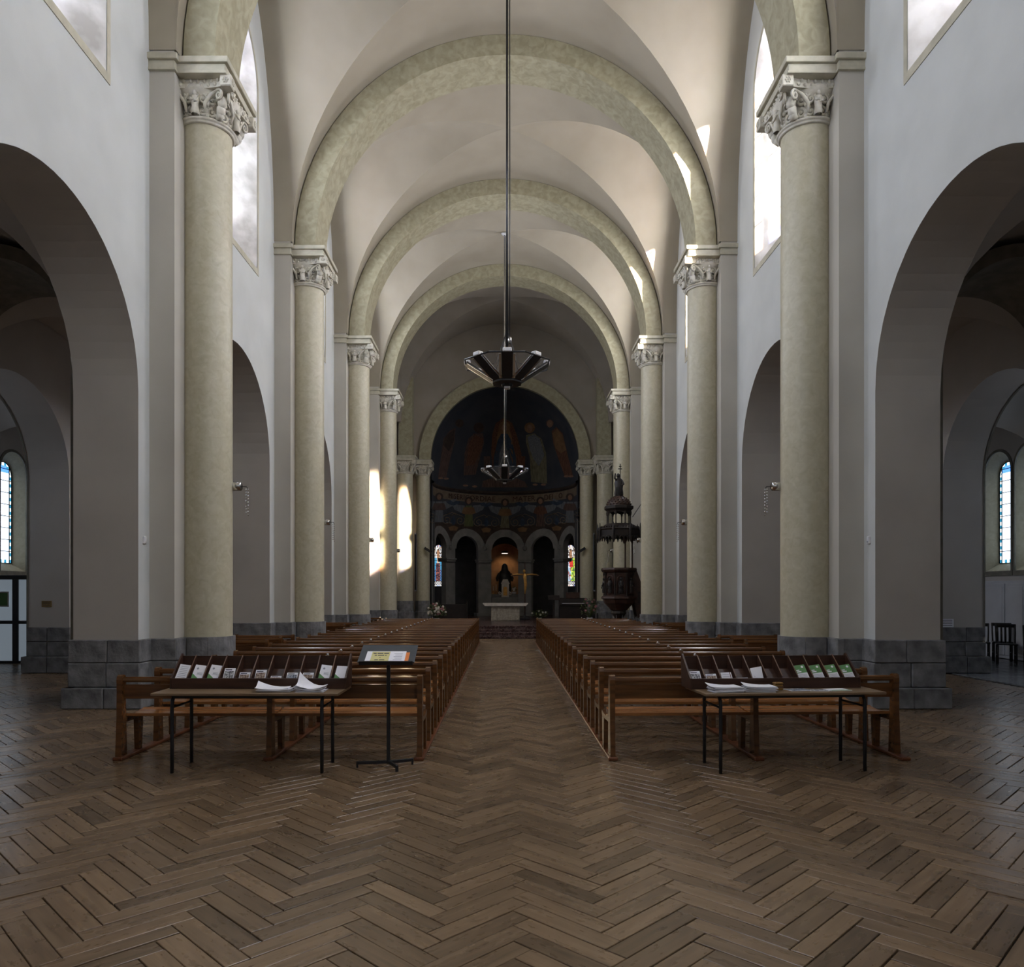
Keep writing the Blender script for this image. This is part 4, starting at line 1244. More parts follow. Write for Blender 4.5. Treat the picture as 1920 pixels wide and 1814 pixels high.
lk = [('text', .21, 'plain white printed leaflet at the far left end of the left rack', .0), ('green_foot', .205, 'white leaflet with green corner, second compartment of the left rack', .0),
      ('green_foot', .205, 'white leaflet with green corner, third compartment of the left rack', .0), ('photo_grey', .17, 'photo booklet leaning on a divider, fourth compartment of the left rack', .0),
      ('photo_brown', .125, 'small photo booklet in the fifth compartment of the left rack', .0), ('photo_brown', .15, 'white-edged photo magazine in the sixth compartment of the left rack', .0),
      ('photo_brown', .085, 'lowest brown photo card in the seventh compartment of the left rack', .0), ('photo_blue', .12, 'photo booklet in the eighth compartment of the left rack', .0),
      ('photo_brown', .12, 'photo booklet in the ninth compartment of the left rack', .0), ('green_foot', .205, 'white leaflet with green corner, tenth compartment of the left rack', .0),
      ('green_foot', .19, 'curling white leaflet with green corner at the aisle end of the left rack', .03)]
for i, (k, h, lab, cu) in enumerate(lk):
    put_leaflet(RL, 0, i, 11, 1.67, k, lab, h, roll=.0 if k.startswith('photo') else .13, dx=0 if k.startswith('photo') else -.006, curl=cu, w=.102, group='leaflets in the left rack')
rk = [(0, 'photo_grey', .14, 'black and white photo sheet at the aisle end of the right rack', 0), (1, 'photo_brown', .11, 'brown photo card in the second compartment of the right rack', 0),
      (2, 'red_edge', .125, 'white card with a red edge in the right rack', 0), (3, 'text', .065, 'low white slip barely showing in the right rack', 0),
      (4, 'text', .17, 'curved white sheet in the fifth compartment of the right rack', .05), (7, 'green_top', .20, 'green-topped leaflet in the right rack, leftmost of four', 0),
      (8, 'green_top', .20, 'green-topped leaflet in the right rack, second of four', 0), (9, 'green_top', .20, 'green-topped leaflet in the right rack, third of four', 0),
      (10, 'green_top', .20, 'green-topped leaflet in the right rack, rightmost of four', 0)]
for i, k, h, lab, cu in rk:
    put_leaflet(RRr, RZ, i, 11, 1.67, k, lab, h, roll=-.14 if k == 'green_top' else -.03, dx=.006 if k == 'green_top' else 0, curl=cu, w=.102, group='leaflets in the right rack')
def paper_pile(label, loc, rz, n, w=.21, d=.148, seed=0, lift=.02, group=None):
    rnd = random.Random(seed)
    t = thing('paper_pile', label, 'papers', loc, rz, group)
    z = .0008
    for i in range(n):
        m = MB(); th = .0042
        k = 6; a = rnd.uniform(-.10, .10); ox, oy = rnd.uniform(-.014, .014), rnd.uniform(-.012, .012)
        f = i / max(1, n - 1)
        def zz(u, v): return z + lift * f * (abs(u) ** 2.2 * .5 + .25 * max(0, -u) * abs(v)) + lift * .8 * (f ** 6) * max(0, -u * .5 + v * .5) ** 2 * 3
        P = []
        for lay in (0, th):
            rows = []
            for jj in range(k + 1):
                row = []
                for ii in range(k + 1):
                    u, v = -1 + 2 * ii / k, -1 + 2 * jj / k
                    x, y = u * w / 2, v * d / 2
                    row.append((ox + x * math.cos(a) - y * math.sin(a), oy + x * math.sin(a) + y * math.cos(a), zz(u, v) + lay))
                rows.append(row)
            P.append(rows)
        m.loft(P[0], closed=False); m.loft(P[1], closed=False)
        bd = lambda g: g[0] + [r[-1] for r in g[1:]] + g[-1][-2::-1] + [r[0] for r in g[-2:0:-1]]
        m.loft([bd(P[0]), bd(P[1])], closed=True)
        obj('sheet', m, M['paper_white'] if i % 2 else M['paper_edge'] if i < n - 1 else M['paper_white'], t)
        z += th + .0012
    return t
paper_pile('pile of curled white papers, flatter one on the left table', (-2.16, 6.95, .7405), .05, 5, .30, .16, 1, .02, 'paper piles')
paper_pile('pile of white papers with a raised folded corner on the left table', (-1.83, 6.95, .7405), -.10, 6, .26, .16, 2, .045, 'paper piles')
def on_right(x, y): return Vector(TR) + Matrix.Rotation(RZ, 3, 'Z') @ Vector((x, y, .7405))
paper_pile('tall pile of white papers at the aisle end of the right table', on_right(-.62, -.15), RZ + .10, 9, .28, .17, 3, .009, 'paper piles')
paper_pile('tall pile of white papers beside the amber box on the right table', on_right(-.29, -.15), RZ - .12, 9, .27, .17, 4, .009, 'paper piles')
t = thing('amber_box', 'small amber brown box behind the papers on the right table', 'box', on_right(-.085, -.08), RZ)
obj('body', MB().box(-.038, .038, -.03, .03, .0005, .055, .006), M['amber_box'], t)
obj('lid', MB().box(-.041, .041, -.033, .033, .055, .072, .006), M['amber_box'], t)
obj('label_band', MB().box(-.0385, .0385, -.0308, .0308, .02, .038), M['rack_edge_wood'], t)
def flyer(label, loc, rz, mats, w=.21, d=.15):
    t = thing('flyer', label, 'flyer', loc, rz, 'loose flyers')
    obj('sheet', MB().box(-w / 2, w / 2, -d / 2, d / 2, .0005, .004), M['paper_white'], t)
    m = MB().box(-w * .46, w * .46, -d * .46, d * .46 if mats != 'paper_green' else -d * .22, .004, .0046); obj('print', m, M[mats], t)
flyer('dark photo flyer lying flat beside the amber box', on_right(.10, -.10), RZ + .12, 'photo_blue')
flyer('second dark photo flyer overlapping the white one on the right table', on_right(.27, -.14), RZ - .15, 'photo_grey', .17, .13)
flyer('white and green flyer lying at the outer end of the right table', on_right(.47, -.12), RZ + .1, 'paper_green')

# ---------------------------------------------------------------- poster stand
sx0, sy0 = -1.135, 7.13
t = thing('poster_stand', 'black metal lectern stand with tripod foot beside the central aisle', 'stand', (sx0, sy0, 0))
obj('pole', MB().box(-.0165, .0165, -.0165, .0165, .03, 1.02, .003), M['black_metal'], t)
for a, ln in ((math.radians(188), .30), (math.radians(22), .24), (math.radians(-62), .24)):
    m = MB().box(0, ln, -.012, .012, .032, .062, .003); m.box(ln - .018, ln, -.012, .012, .001, .05)
    obj('foot', m, M['black_metal'], t, (0, 0, 0), a)
tl = math.radians(24)
dk = MB().box(-.265, .265, 0, .33, 0, .012, .003)
o = obj('desk', dk, M['charcoal_board'], t, (0.0, -.16, 1.00)); o.rotation_euler = (tl, 0, 0)
lipo = obj('lip', MB().box(-.25, .25, -.012, .002, -.018, .022, .002), M['black_metal'], t, (0, -.16, 1.00)); lipo.rotation_euler = (tl, 0, 0)
obj('bracket', MB().box(-.04, .04, -.05, .06, .985, 1.03, .004), M['black_metal'], t)
pm = thing('poster', 'white poster with yellow panel and dark heading lying on the black lectern', 'poster', (sx0, sy0 - .16, 1.00))
pm.rotation_euler = (tl, 0, 0)
obj('sheet', MB().box(-.20, .17, .012, .20, .0125, .0140), M['paper_white'], pm)
obj('yellow_panel', MB().box(-.15, .02, .014, .19, .0140, .0146), M['paper_yellow'], pm)
oc = thing('flyer', 'orange card half hidden under the poster on the black lectern', 'flyer', (sx0, sy0 - .16, 1.00)); oc.rotation_euler = (tl, 0, 0)
obj('sheet', MB().box(.10, .205, .016, .18, .0121, .0124), M['paper_orange'], oc)
# the heading is too small to read in the photograph: short dark word strokes in its rows
for y, words, h in ((.150, (.030, .055, .045), .016), (.112, (.022, .060, .014), .014), (.070, (.012,), .010), (.026, (.035, .050), .013)):
    x = -.065 - (sum(words) + .008 * (len(words) - 1)) / 2
    for w_ in words:
        obj('heading_word', MB().box(x, x + w_, y, y + h, .0146, .0150), M['ink_dark'], pm); x += w_ + .008
for i in range(5): obj('text_line', MB().box(.06 + .012 * (i % 2), .14, .03 + .03 * i, .037 + .03 * i, .0140, .0145), M['ink_grey'], pm)

# ---------------------------------------------------------------- chandeliers
def chandelier(label, loc, stem='dark_metal'):
    x, y, zr = loc
    t = thing('chandelier', label, 'chandelier', loc, 0, 'octagonal chandeliers')
    R_, rh, zh = .875, .30, -.36
    V8 = [(R_ * math.cos(PI / 8 + k * PI / 4), R_ * math.sin(PI / 8 + k * PI / 4)) for k in range(8)]
    m = MB()
    for a, b in zip(V8, V8[1:] + V8[:1]): m.tube([(a[0], a[1], 0), (b[0], b[1], 0)], .016, 6)
    obj('rim', m, M['dark_metal'], t)
    m = MB().lathe([(.0, zh - .07), (.10, zh - .07), (.12, zh - .03), (rh, zh - .02), (rh, zh + .03), (.0, zh + .03)], 8, a0=PI / 8, a1=PI / 8 + 2 * PI, smooth=False)
    obj('hub', m, M['dark_metal'], t)
    obj('bottom_light', MB().box(-.06, .06, -.06, .06, zh - .115, zh - .07, .01), M['pot_white'], t)
    ap = R_ * math.cos(PI / 8)
    for k in range(8):
        a = k * PI / 4
        d = math.hypot(ap - rh * .8, -zh)
        arm = MB().box(rh * .8 - rh * .8, d, -.10, .10, -.012, .012, .004)
        arm.box(0, d, -.105, -.09, -.012, .05); arm.box(0, d, .09, .105, -.012, .05)
        mm = Matrix.Rotation(a, 4, 'Z') @ Matrix.Translation((rh * .8, 0, zh)) @ Matrix.Rotation(-math.atan2(-zh, ap - rh * .8), 4, 'Y')
        o = obj('arm', arm.xf(mm), M['black_metal'], t)
        bx = MB().box(-.09, .03, -.085, .085, .0, .075, .012).xf(Matrix.Rotation(a, 4, 'Z') @ Matrix.Translation((ap, 0, .0)))
        obj('light_box', bx, M['pot_white'], o)
        for sg in (-1, 1):
            st = MB().box(.04, d - .04, sg * .135 - .02, sg * .135 + .02, -.006, .006, .002).xf(mm)
            obj('reflector_strip', st, M['chrome'], o)
        # thin mirror pane between two arms
        a2 = a + PI / 8
        q = MB(); ri, ro = rh * .95, R_ * .97
        def pp(r, an, z, off=0): return (r * math.cos(an), r * math.sin(an), z + off)
        P4 = [pp(ri, a2 - .16, zh * .9), pp(ri, a2 + .16, zh * .9), pp(ro * .98, a2 + .13, -.03), pp(ro * .98, a2 - .13, -.03)]
        q.add(P4 + [(p[0], p[1], p[2] + .012) for p in P4], [(0, 1, 2, 3), (4, 7, 6, 5), (0, 4, 5, 1), (1, 5, 6, 2), (2, 6, 7, 3), (3, 7, 4, 0)])
        obj('mirror_pane', q, M['clear_glass'], t)
    obj('stem', MB().tube([(0, 0, zh), (0, 0, 14.46 - zr)], .022, 10), M[stem], t)
    obj('cable', MB().tube([(.05, 0, .55), (.055, 0, 3), (.05, 0, 14.4 - zr)], .010, 6), M['black_metal'], t)
    obj('pulley', MB().lathe([(0, .0), (.035, .0), (.04, .05), (.035, .12), (0, .13)], 12, (.05, 0, .42)), M['chrome'], t)
    obj('ceiling_rose', MB().lathe([(.0, -.05), (.08, -.04), (.12, .0), (0, .01)], 16, (0, 0, 14.46 - zr)), M['pot_white'], t)
    for k in range(4):
        a = PI / 4 + k * PI / 2
        obj('stay', MB().tube([(.03 * math.cos(a), .03 * math.sin(a), .62), (.30 * math.cos(a), .30 * math.sin(a), -.02), (.60 * math.cos(a), .60 * math.sin(a), -.17)], .006, 5), M['dark_metal'], t)
chandelier('large octagonal dark metal chandelier hanging nearer the camera', (.02, BAYS[3], 6.13))
chandelier('octagonal metal chandelier hanging farther away before the painted apse', (-.02, BAYS[5], 6.02), 'chrome')

# ---------------------------------------------------------------- small lamps on the columns
def column_lamp(label, loc, s):
    t = thing('candle_lamp', label, 'wall lamp', loc, 0, 'silver lamps on the columns')
    d = s * -1
    c = MB().lathe([(0, -.075), (.062, -.075), (.07, -.068), (.07, .068), (.062, .075), (0, .075)], 20)
    obj('drum', c.xf(Matrix.Translation((d * .04, 0, 0)) @ Matrix.Rotation(PI / 2, 4, 'Y')), M['chrome'], t)
    obj('arm', MB().tube([(d * .11, 0, 0), (d * .20, 0, -.005), (d * .215, 0, -.03)], .007, 6), M['dark_metal'], t)
    for q, x in enumerate((.19, .22)):
        m = MB()
        for i in range(9): m.ball((d * x, .01 * (q - .5), -.05 - i * (.045 if q == 0 else .05)), .011, 6, (1, 1, 1.6))
        obj('bead_chain', m, M['chrome'], t)
for s in (-1, 1):
    for k in range(3, 7):
        column_lamp('silver drum lamp with hanging beads on the %s %s column' % (ORD[k - 3], SIDE[s]), (s * (COLX - COLR * .93 - .03), COLY[k] + .12, 3.33), s)
# small sensors on the pilasters
for s in (-1, 1):
    t = thing('wall_sensor', 'tiny white box sensor on the wall edge beside the nearest %s pier' % SIDE[s], 'sensor', (s * (WX - .001), COLY[3] - .83, 2.36))
    obj('body', MB().box(-.03, .03, -.035, .035, 0, .11, .008), M['pot_white'], t)
    obj('lens', MB().ball((-s * .03, 0, .035), .018, 8), M['panel_paint'], t)
# ---------------------------------------------------------------- pulpit
def hexa(r, rot=0.0, n=8): return [(r * math.cos(rot + 2 * PI * i / n), r * math.sin(rot + 2 * PI * i / n)) for i in range(n)]
PU = (3.83, 25.35, 0)
pul = thing('pulpit', 'dark carved wooden pulpit with canopy and saint on top, at the third right column', 'pulpit', PU)
def ring(mb, profile, n=8, rot=PI / 8):
    mb.lathe(profile, n, a0=rot, a1=rot + 2 * PI, smooth=False)
m = MB(); ring(m, [(.50, 1.50), (.50, 2.34), (.0, 2.34)]); tub = obj('tub', m, M['pulpit_wood'], pul)
m = MB(); ring(m, [(.52, 2.32), (.58, 2.36), (.62, 2.42), (.60, 2.48), (.50, 2.48)]); obj('top_moulding', m, M['pulpit_wood'], tub)
m = MB(); ring(m, [(.52, 1.56), (.60, 1.52), (.62, 1.46), (.55, 1.42), (.50, 1.30), (.34, 1.14), (.30, 1.08), (.20, 1.02), (.0, 1.02)]); obj('bowl', m, M['pulpit_wood'], pul)
for k in range(8):
    a = k * PI / 4
    ap = .50 * math.cos(PI / 8)
    fr = MB()
    pts = [(-.12, 1.62)] + [(-.12 * math.cos(PI * i / 10), 2.10 + .12 * math.sin(PI * i / 10)) for i in range(11)] + [(.12, 1.62), (-.12, 1.62)]
    fr.tube([(ap + .012, p[0], p[1]) for p in pts], .018, 6)
    rot = Matrix.Rotation(a, 4, 'Z')
    pn = obj('niche_frame', fr.xf(rot), M['pulpit_wood'], tub)
    fg = MB().lathe([(.07, 1.64), (.085, 1.72), (.06, 1.86), (.085, 1.98), (.06, 2.05), (.02, 2.07)], 10, (ap + .02, 0, 0)).ball((ap + .04, 0, 2.11), .045, 8, (1, 1, 1.2))
    fg.tube([(ap + .06, .07, 1.98), (ap + .11, .05, 1.88), (ap + .11, -.01, 1.90)], .02, 6).tube([(ap + .06, -.07, 1.98), (ap + .10, -.07, 1.84), (ap + .11, -.02, 1.80)], .02, 6)
    obj('figure', fg.xf(rot), M['bronze_dark'], tub)
    cl = MB().lathe([(.035, 1.54), (.022, 1.60), (.022, 2.20), (.04, 2.26), (.04, 2.32)], 8, (.51, 0, 0)).xf(Matrix.Rotation(a + PI / 8, 4, 'Z'))
    obj('colonnette', cl, M['pulpit_dark'], tub)
ped = MB().lathe([(.30, .001), (.30, .10), (.20, .16), (.14, .25), (.12, .75), (.18, .86), (.26, .96), (.24, 1.04)], 12, smooth=False)
obj('pedestal', ped, M['pulpit_dark'], pul)
for x, y in ((.20, -.10), (.46, .05)):
    obj('canopy_post', MB().lathe([(.04, 2.45), (.028, 2.55), (.025, 3.30), (.04, 3.36), (.075, 3.42), (.09, 3.50), (.02, 3.55)], 10, (x, y, 0)), M['pulpit_wood'], pul)
m = MB(); ring(m, [(.55, 3.52), (.70, 3.55), (.70, 3.74), (.73, 3.78), (.66, 3.84), (.56, 3.90), (.52, 3.93), (.0, 3.95)]); ring(m, [(.70, 3.56), (.0, 3.60)])
can = obj('canopy', m, M['pulpit_dark'], pul)
for k in range(8):
    a = k * PI / 4; ap = .70 * math.cos(PI / 8)
    m = MB()
    for j in range(4):
        y0 = -.2 + j * .135
        pts = [(ap, y0 + .065 + .062 * math.cos(PI + PI * i / 8), 3.55 + .0 + (-.10 + .085 * math.sin(PI * i / 8))) for i in range(9)]
        m.tube(pts, .017, 5)
        m.lathe([(0, 3.40), (.022, 3.43), (.014, 3.47), (.02, 3.56)], 6, (ap, y0, 0))
    for j in range(6): m.ball((ap * .95, -.24 + j * .096, 3.85), .028, 6)
    obj('lace_trim', m.xf(Matrix.Rotation(a, 4, 'Z')), M['pulpit_dark'], can)
    m = MB().lathe([(0, 3.32), (.03, 3.40), (.045, 3.52), (.045, 3.74), (.05, 3.80), (.02, 3.86), (.015, 3.96), (0, 4.0)], 8, (.73, 0, 0)).xf(Matrix.Rotation(a + PI / 8, 4, 'Z'))
    obj('corner_pinnacle', m, M['pulpit_dark'], can)
lan = MB(); ring(lan, [(.48, 3.93), (.44, 3.97), (.0, 3.98)]); ring(lan, [(.40, 4.36), (.42, 4.40), (.46, 4.44), (.50, 4.47), (.50, 4.56), (.40, 4.58), (.0, 4.58)])
ring(lan, [(.40, 4.36), (.36, 4.36), (.36, 4.58)])
lan = obj('lantern', lan, M['pulpit_dark'], pul)
for k in range(8):
    a = k * PI / 4
    m = MB().lathe([(.035, 3.96), (.02, 4.0), (.02, 4.24), (.035, 4.28), (.04, 4.38)], 8, (.40, 0, 0)).xf(Matrix.Rotation(a + PI / 8, 4, 'Z')); obj('arcade_column', m, M['pulpit_dark'], lan)
    m = MB(); ap = .40 * math.cos(PI / 8); w = .40 * math.sin(PI / 8)
    pts = [(ap, w * math.cos(PI * i / 8), 4.24 + .12 * math.sin(PI * i / 8)) for i in range(9)]
    top = [(ap, w * math.cos(PI * i / 8), 4.40) for i in range(9)]
    m.loft([pts, top], closed=False); m.loft([[(p[0] - .03, p[1], p[2]) for p in pts], [(p[0] - .03, p[1], p[2]) for p in top]], closed=False); m.loft([pts, [(p[0] - .03, p[1], p[2]) for p in pts]], closed=False)
    obj('arcade_arch', m.xf(Matrix.Rotation(a, 4, 'Z')), M['pulpit_dark'], lan)
m = MB().lathe([(.40, 4.56), (.40, 4.60), (.38, 4.68), (.31, 4.78), (.20, 4.86), (.10, 4.90), (.0, 4.91)], 20)
dm = obj('dome', m, M['pulpit_wood'], pul)
m = MB()
for row, (r, z) in enumerate(((.395, 4.63), (.365, 4.70), (.32, 4.765), (.25, 4.825), (.16, 4.875))):
    k = 20 - row * 3
    for i in range(k):
        a = 2 * PI * (i + .5 * (row % 2)) / k
        m.ball((r * math.cos(a), r * math.sin(a), z), .036, 6, (1, 1, .9))
o = obj('dome_scales', m, M['pulpit_wood'], dm); o['kind'] = 'stuff'
stt = MB().lathe([(.15, 4.90), (.155, 5.0), (.135, 5.15), (.15, 5.32), (.13, 5.45), (.06, 5.52), (.045, 5.55)], 12, (0, 0, 0), sx=1, sy=.8)
stt.ball((-.02, 0, 5.60), .065, 10, (1, 1, 1.2)).tube([(-.08, -.05, 5.44), (-.15, -.08, 5.50), (-.13, -.08, 5.66)], [.04, .035, .025], 7).tube([(.09, -.05, 5.44), (.14, -.08, 5.30), (.06, -.12, 5.24)], [.04, .04, .03], 7)
for i in range(5): stt.tube([(-.11 + i * .055, -.125, 4.92), (-.10 + i * .05, -.12, 5.2)], .014, 5)
sto = obj('statue', stt, M['bronze_dark'], pul)
obj('cross', MB().box(.02, .045, -.10, -.075, 5.40, 5.98).box(-.035, .10, -.10, -.075, 5.80, 5.83).box(-.01, .075, -.10, -.075, 5.88, 5.905), M['bronze_dark'], sto)
# stair side
sd = [(.42, 2.46), (.55, 2.44), (.80, 1.75), (.84, 1.70), (.86, .95), (.60, .80), (.50, 1.3), (.46, 1.6)]
stair = obj('stair_side', MB().prism(sd, 'y', -.22, -.16), M['pulpit_wood'], pul)
obj('stair_side', MB().prism(sd, 'y', .40, .46), M['pulpit_wood'], pul)
for i in range(6): obj('stair_tread', MB().box(.5 + .08 * i, .68 + .08 * i, -.16, .40, 1.45 - .23 * i, 1.49 - .23 * i), M['pulpit_dark'], pul)
obj('stair_panel', MB().box(.60, .76, -.235, -.222, 1.30, 1.68, .006), M['pulpit_dark'], stair)
obj('tie_rod', MB().tube([(.46, .0, 4.20), (.78, -.1, 4.70)], .012, 6), M['black_metal'], pul)
# iron railing at the foot
rl = thing('iron_railing', 'low black iron railing round the foot of the pulpit', 'railing', (3.78, 24.75, 0))
for i in range(15):
    x = -.72 + i * .10
    obj('bar', MB().tube([(x, 0, .03), (x, 0, .80 if i % 2 else .92)], .013, 6), M['black_metal'], rl)
for z in (.12, .62): obj('rail', MB().box(-.75, .72, -.014, .014, z, z + .03), M['black_metal'], rl)
for x in (-.75, .71): obj('post', MB().box(x - .02, x + .02, -.02, .02, 0.001, .98, .004), M['black_metal'], rl)

# ---------------------------------------------------------------- altar and choir
AL = (0.02, 33.0, PLAT)
al = thing('altar', 'pale stone altar with a wide slab on a carved block, top of the steps', 'altar', AL)
obj('block', MB().box(-.63, .63, 0, .6, .001, .66, .01), M['altar_front'], al)
for i in range(5):
    x = -.63 + .252 * i
    obj('carved_panel', MB().box(x + .02, x + .232, -.018, .0, .04, .62, .008), M['altar_front'], al)
slab = [(-.985, .775), (.985, .775), (1.0, .765), (.90, .655), (-.90, .655), (-1.0, .765)]
obj('slab', MB().prism(slab, 'y', -.12, .72), M['altar_stone'], al)
# retable with tabernacle in front of the niche
rt = thing('tabernacle', 'small pale carved tabernacle on a grey altar behind the main one', 'tabernacle', (.03, 40.3, PLAT))
obj('table_block', MB().box(-.75, .75, -.1, .5, .001, 1.0, .02), M['apse_stone'], rt)
obj('gradine', MB().box(-.95, .95, .12, .5, 1.0, 1.16, .02), M['apse_stone'], rt)
m = MB().box(-.20, .20, -.05, .3, 1.0, 1.72, .01); bd = obj('body', m, M['altar_stone'], rt)
m = MB(); pts = [(-.12, -.06, 1.08)] + [(-.12 * math.cos(PI * i / 10), -.06, 1.46 + .12 * math.sin(PI * i / 10)) for i in range(11)] + [(.12, -.06, 1.08)]
m.tube(pts, .02, 6); obj('door_frame', m, M['altar_stone'], bd)
obj('door', MB().prism([(-.11, 1.08), (.11, 1.08), (.11, 1.46), (.06, 1.55), (-.06, 1.55), (-.11, 1.46)], 'y', -.062, -.052), M['gilt'], bd)
obj('gable', MB().prism([(-.24, 1.72), (.24, 1.72), (.16, 1.86), (.13, 1.95), (-.13, 1.95), (-.16, 1.86)], 'y', -.06, .3), M['altar_stone'], bd)
for sx in (-1, 1): obj('scroll', MB().tube(spiral((sx * .27, -.03, 1.2), (sx, 0, 0), (0, 0, 1), .10, 1.4, 16, PI / 2, sx), .022, 6), M['altar_stone'], bd)
# robed statue in the niche
stn = thing('statue', 'dark veiled robed statue standing in the glowing niche', 'statue', (.0, 41.35, PLAT))
obj('plinth', MB().box(-.40, .40, -.3, .3, .001, 1.07, .02).box(-.46, .46, -.34, .34, 1.07, 1.18, .01), M['ambulatory_plaster'], stn)
b = MB().lathe([(.34, 1.66), (.36, 1.9), (.33, 2.3), (.36, 2.6), (.30, 2.85), (.16, 2.98), (.12, 3.02)], 16, sx=1, sy=.75)
b.ball((0, 0, 3.13), .13, 10, (1, 1, 1.25)); b.lathe([(.30, 2.75), (.20, 2.95), (.17, 3.12), (.14, 3.24), (.06, 3.31), (0, 3.32)], 14, (0, .03, 0))
b.tube([(-.30, -.05, 2.75), (-.42, -.12, 2.5), (-.40, -.2, 2.35)], [.09, .08, .05], 8); b.tube([(.30, -.05, 2.75), (.42, -.12, 2.5), (.40, -.2, 2.35)], [.09, .08, .05], 8)
obj('body', b.xf(Matrix.Translation((0, 0, -.48))), M['bronze_dark'], stn)
# crucifix
cr = thing('crucifix', 'tall standing wooden crucifix with golden figure right of the altar', 'crucifix', (.92, 34.6, PLAT))
obj('upright', MB().box(-.035, .035, -.02, .02, .02, 2.62, .004), M['pulpit_wood'], cr)
obj('crossbar', MB().prism([(-.66, 2.03), (-.60, 2.08), (0, 2.13), (.60, 2.08), (.66, 2.03), (.60, 2.00), (0, 2.04), (-.60, 2.00)], 'y', -.02, .02), M['rack_edge_wood'], cr)
obj('foot', MB().lathe([(.26, .001), (.26, .05), (.08, .09), (.05, .2)], 12, smooth=False), M['black_metal'], cr)
f = MB().tube([(0, -.06, 2.12), (.0, -.07, 1.98), (.01, -.08, 1.80), (.03, -.09, 1.60), (.02, -.08, 1.40), (.0, -.06, 1.18)], [.05, .085, .07, .075, .055, .03], 10)
f.ball((-.03, -.09, 2.22), .065, 10, (1, 1, 1.25)); f.tube([(-.07, -.06, 2.06), (-.30, -.05, 2.08), (-.56, -.04, 2.07)], [.04, .032, .02], 8); f.tube([(.07, -.06, 2.06), (.30, -.05, 2.08), (.56, -.04, 2.07)], [.04, .032, .02], 8)
obj('figure', f, M['gilt'], cr)
# flowers
def bouquet(label, loc, r, n, nf, pot_h, petals, seed, tall=1.0):
    rnd = random.Random(seed)
    t = thing('flower_arrangement', label, 'flowers', loc)
    obj('pot', MB().lathe([(.0, .001), (.08, .001), (.11, pot_h * .5), (.13, pot_h), (.10, pot_h), (.0, pot_h * .9)], 16), M['pot_white'], t)
    lf = MB(); stm = MB()
    for i in range(n):
        a = rnd.uniform(0, 2 * PI); q = rnd.uniform(.2, 1); ph = rnd.uniform(.0, 1.0)
        p = Vector((r * q * math.cos(a), r * q * math.sin(a), pot_h + r * tall * (.25 + ph * 1.5 * (1 - .45 * q))))
        d = Vector((rnd.uniform(-1, 1), rnd.uniform(-1, 1), rnd.uniform(-.2, 1))).normalized() * rnd.uniform(.07, .15); sde = d.cross(Vector((0, 0, 1))).normalized() * .03
        lf.add([p - d * .5, p + sde, p + d * .5 + Vector((0, 0, -.02)), p - sde], [(0, 1, 2, 3)])
        if i % 4 == 0: stm.tube([(0, 0, pot_h * .8), tuple(p * .5 + Vector((0, 0, pot_h * .5))), tuple(p)], .006, 4)
    o = obj('foliage', lf, M['leaf_green'], t); o['kind'] = 'stuff'
    obj('stems', stm, M['leaf_green'], t)
    for i in range(nf):
        a = rnd.uniform(PI, 2 * PI); q = rnd.uniform(.15, .95)
        p = (r * q * math.cos(a), r * q * math.sin(a) * .9 - .05, pot_h + r * tall * (.3 + rnd.random() * 1.3 * (1 - .4 * q)))
        m = MB()
        for k in range(6): m.ball((p[0] + .028 * math.cos(k * PI / 3), p[1], p[2] + .028 * math.sin(k * PI / 3)), .022, 6)
        m.ball((p[0], p[1] - .015, p[2]), .02, 6)
        obj('blossom', m, M[petals[i % len(petals)]], t)
bouquet('large bouquet of white flowers in a white pot left of the altar', (-2.78, 30.5, PLAT), .42, 260, 34, .20, ['petal_white', 'petal_white', 'petal_pink'], 5)
bouquet('sparse reddish plant in a white pot right of the altar', (3.45, 30.6, PLAT), .42, 150, 9, .22, ['petal_pink'], 6, 1.3)
bouquet('small white flowers on the ledge beside the tabernacle', (.50, 40.5, PLAT + 1.16), .15, 80, 14, .12, ['petal_white'], 8, 1.3)
bouquet('low dark plants on the floor right of the altar', (1.55, 34.0, PLAT), .40, 140, 5, .10, ['petal_white'], 9, .6)
# candles on the gradine
for i, x in enumerate((-.62, -.46)):
    t = thing('altar_candle', 'thin candle on the ledge left of the tabernacle, %s' % ('outer one', 'inner one')[i], 'candle', (x, 40.55, PLAT + 1.161))
    obj('holder', MB().lathe([(.06, 0), (.05, .02), (.018, .05), (.015, .14), (.035, .16), (.03, .18)], 10), M['gilt'], t)
    obj('wax', MB().lathe([(.016, .17), (.015, .42 + .1 * i), (.0, .43 + .1 * i)], 8), M['petal_white'], t)
# organ console and seats in the choir
t = thing('organ_console', 'dark wooden keyboard console at the right edge of the choir', 'keyboard', (3.05, 33.6, PLAT))
obj('case', MB().prism([(-.1, .001), (.45, .001), (.45, .95), (.30, 1.0), (.12, .80), (-.15, .74), (-.15, .66), (-.1, .64)], 'x', -.62, .62), M['pulpit_dark'], t)
obj('keyboard', MB().box(-.5, .5, -.13, .08, .745, .765), M['paper_white'], t)
obj('music_rest', MB().box(-.3, .3, .24, .26, .98, 1.25, .004), M['pulpit_wood'], t)
t = thing('choir_stall', 'dark low wooden choir stall at the left of the choir', 'bench', (-2.35, 33.8, PLAT))
obj('seat', MB().box(-.62, .62, -.2, .25, .42, .46, .006), M['pulpit_dark'], t); obj('front_panel', MB().box(-.62, .62, -.24, -.2, .001, .72, .006), M['pulpit_dark'], t)
for sx in (-1, 1): obj('end_panel', MB().prism([(-.3, .001), (.3, .001), (.3, .80), (.1, .90), (-.3, .74)], 'x', sx * .64 - .02, sx * .64 + .02), M['pulpit_dark'], t)
t = thing('ambo', 'slim dark reading desk right of the altar', 'lectern', (2.12, 32.6, PLAT))
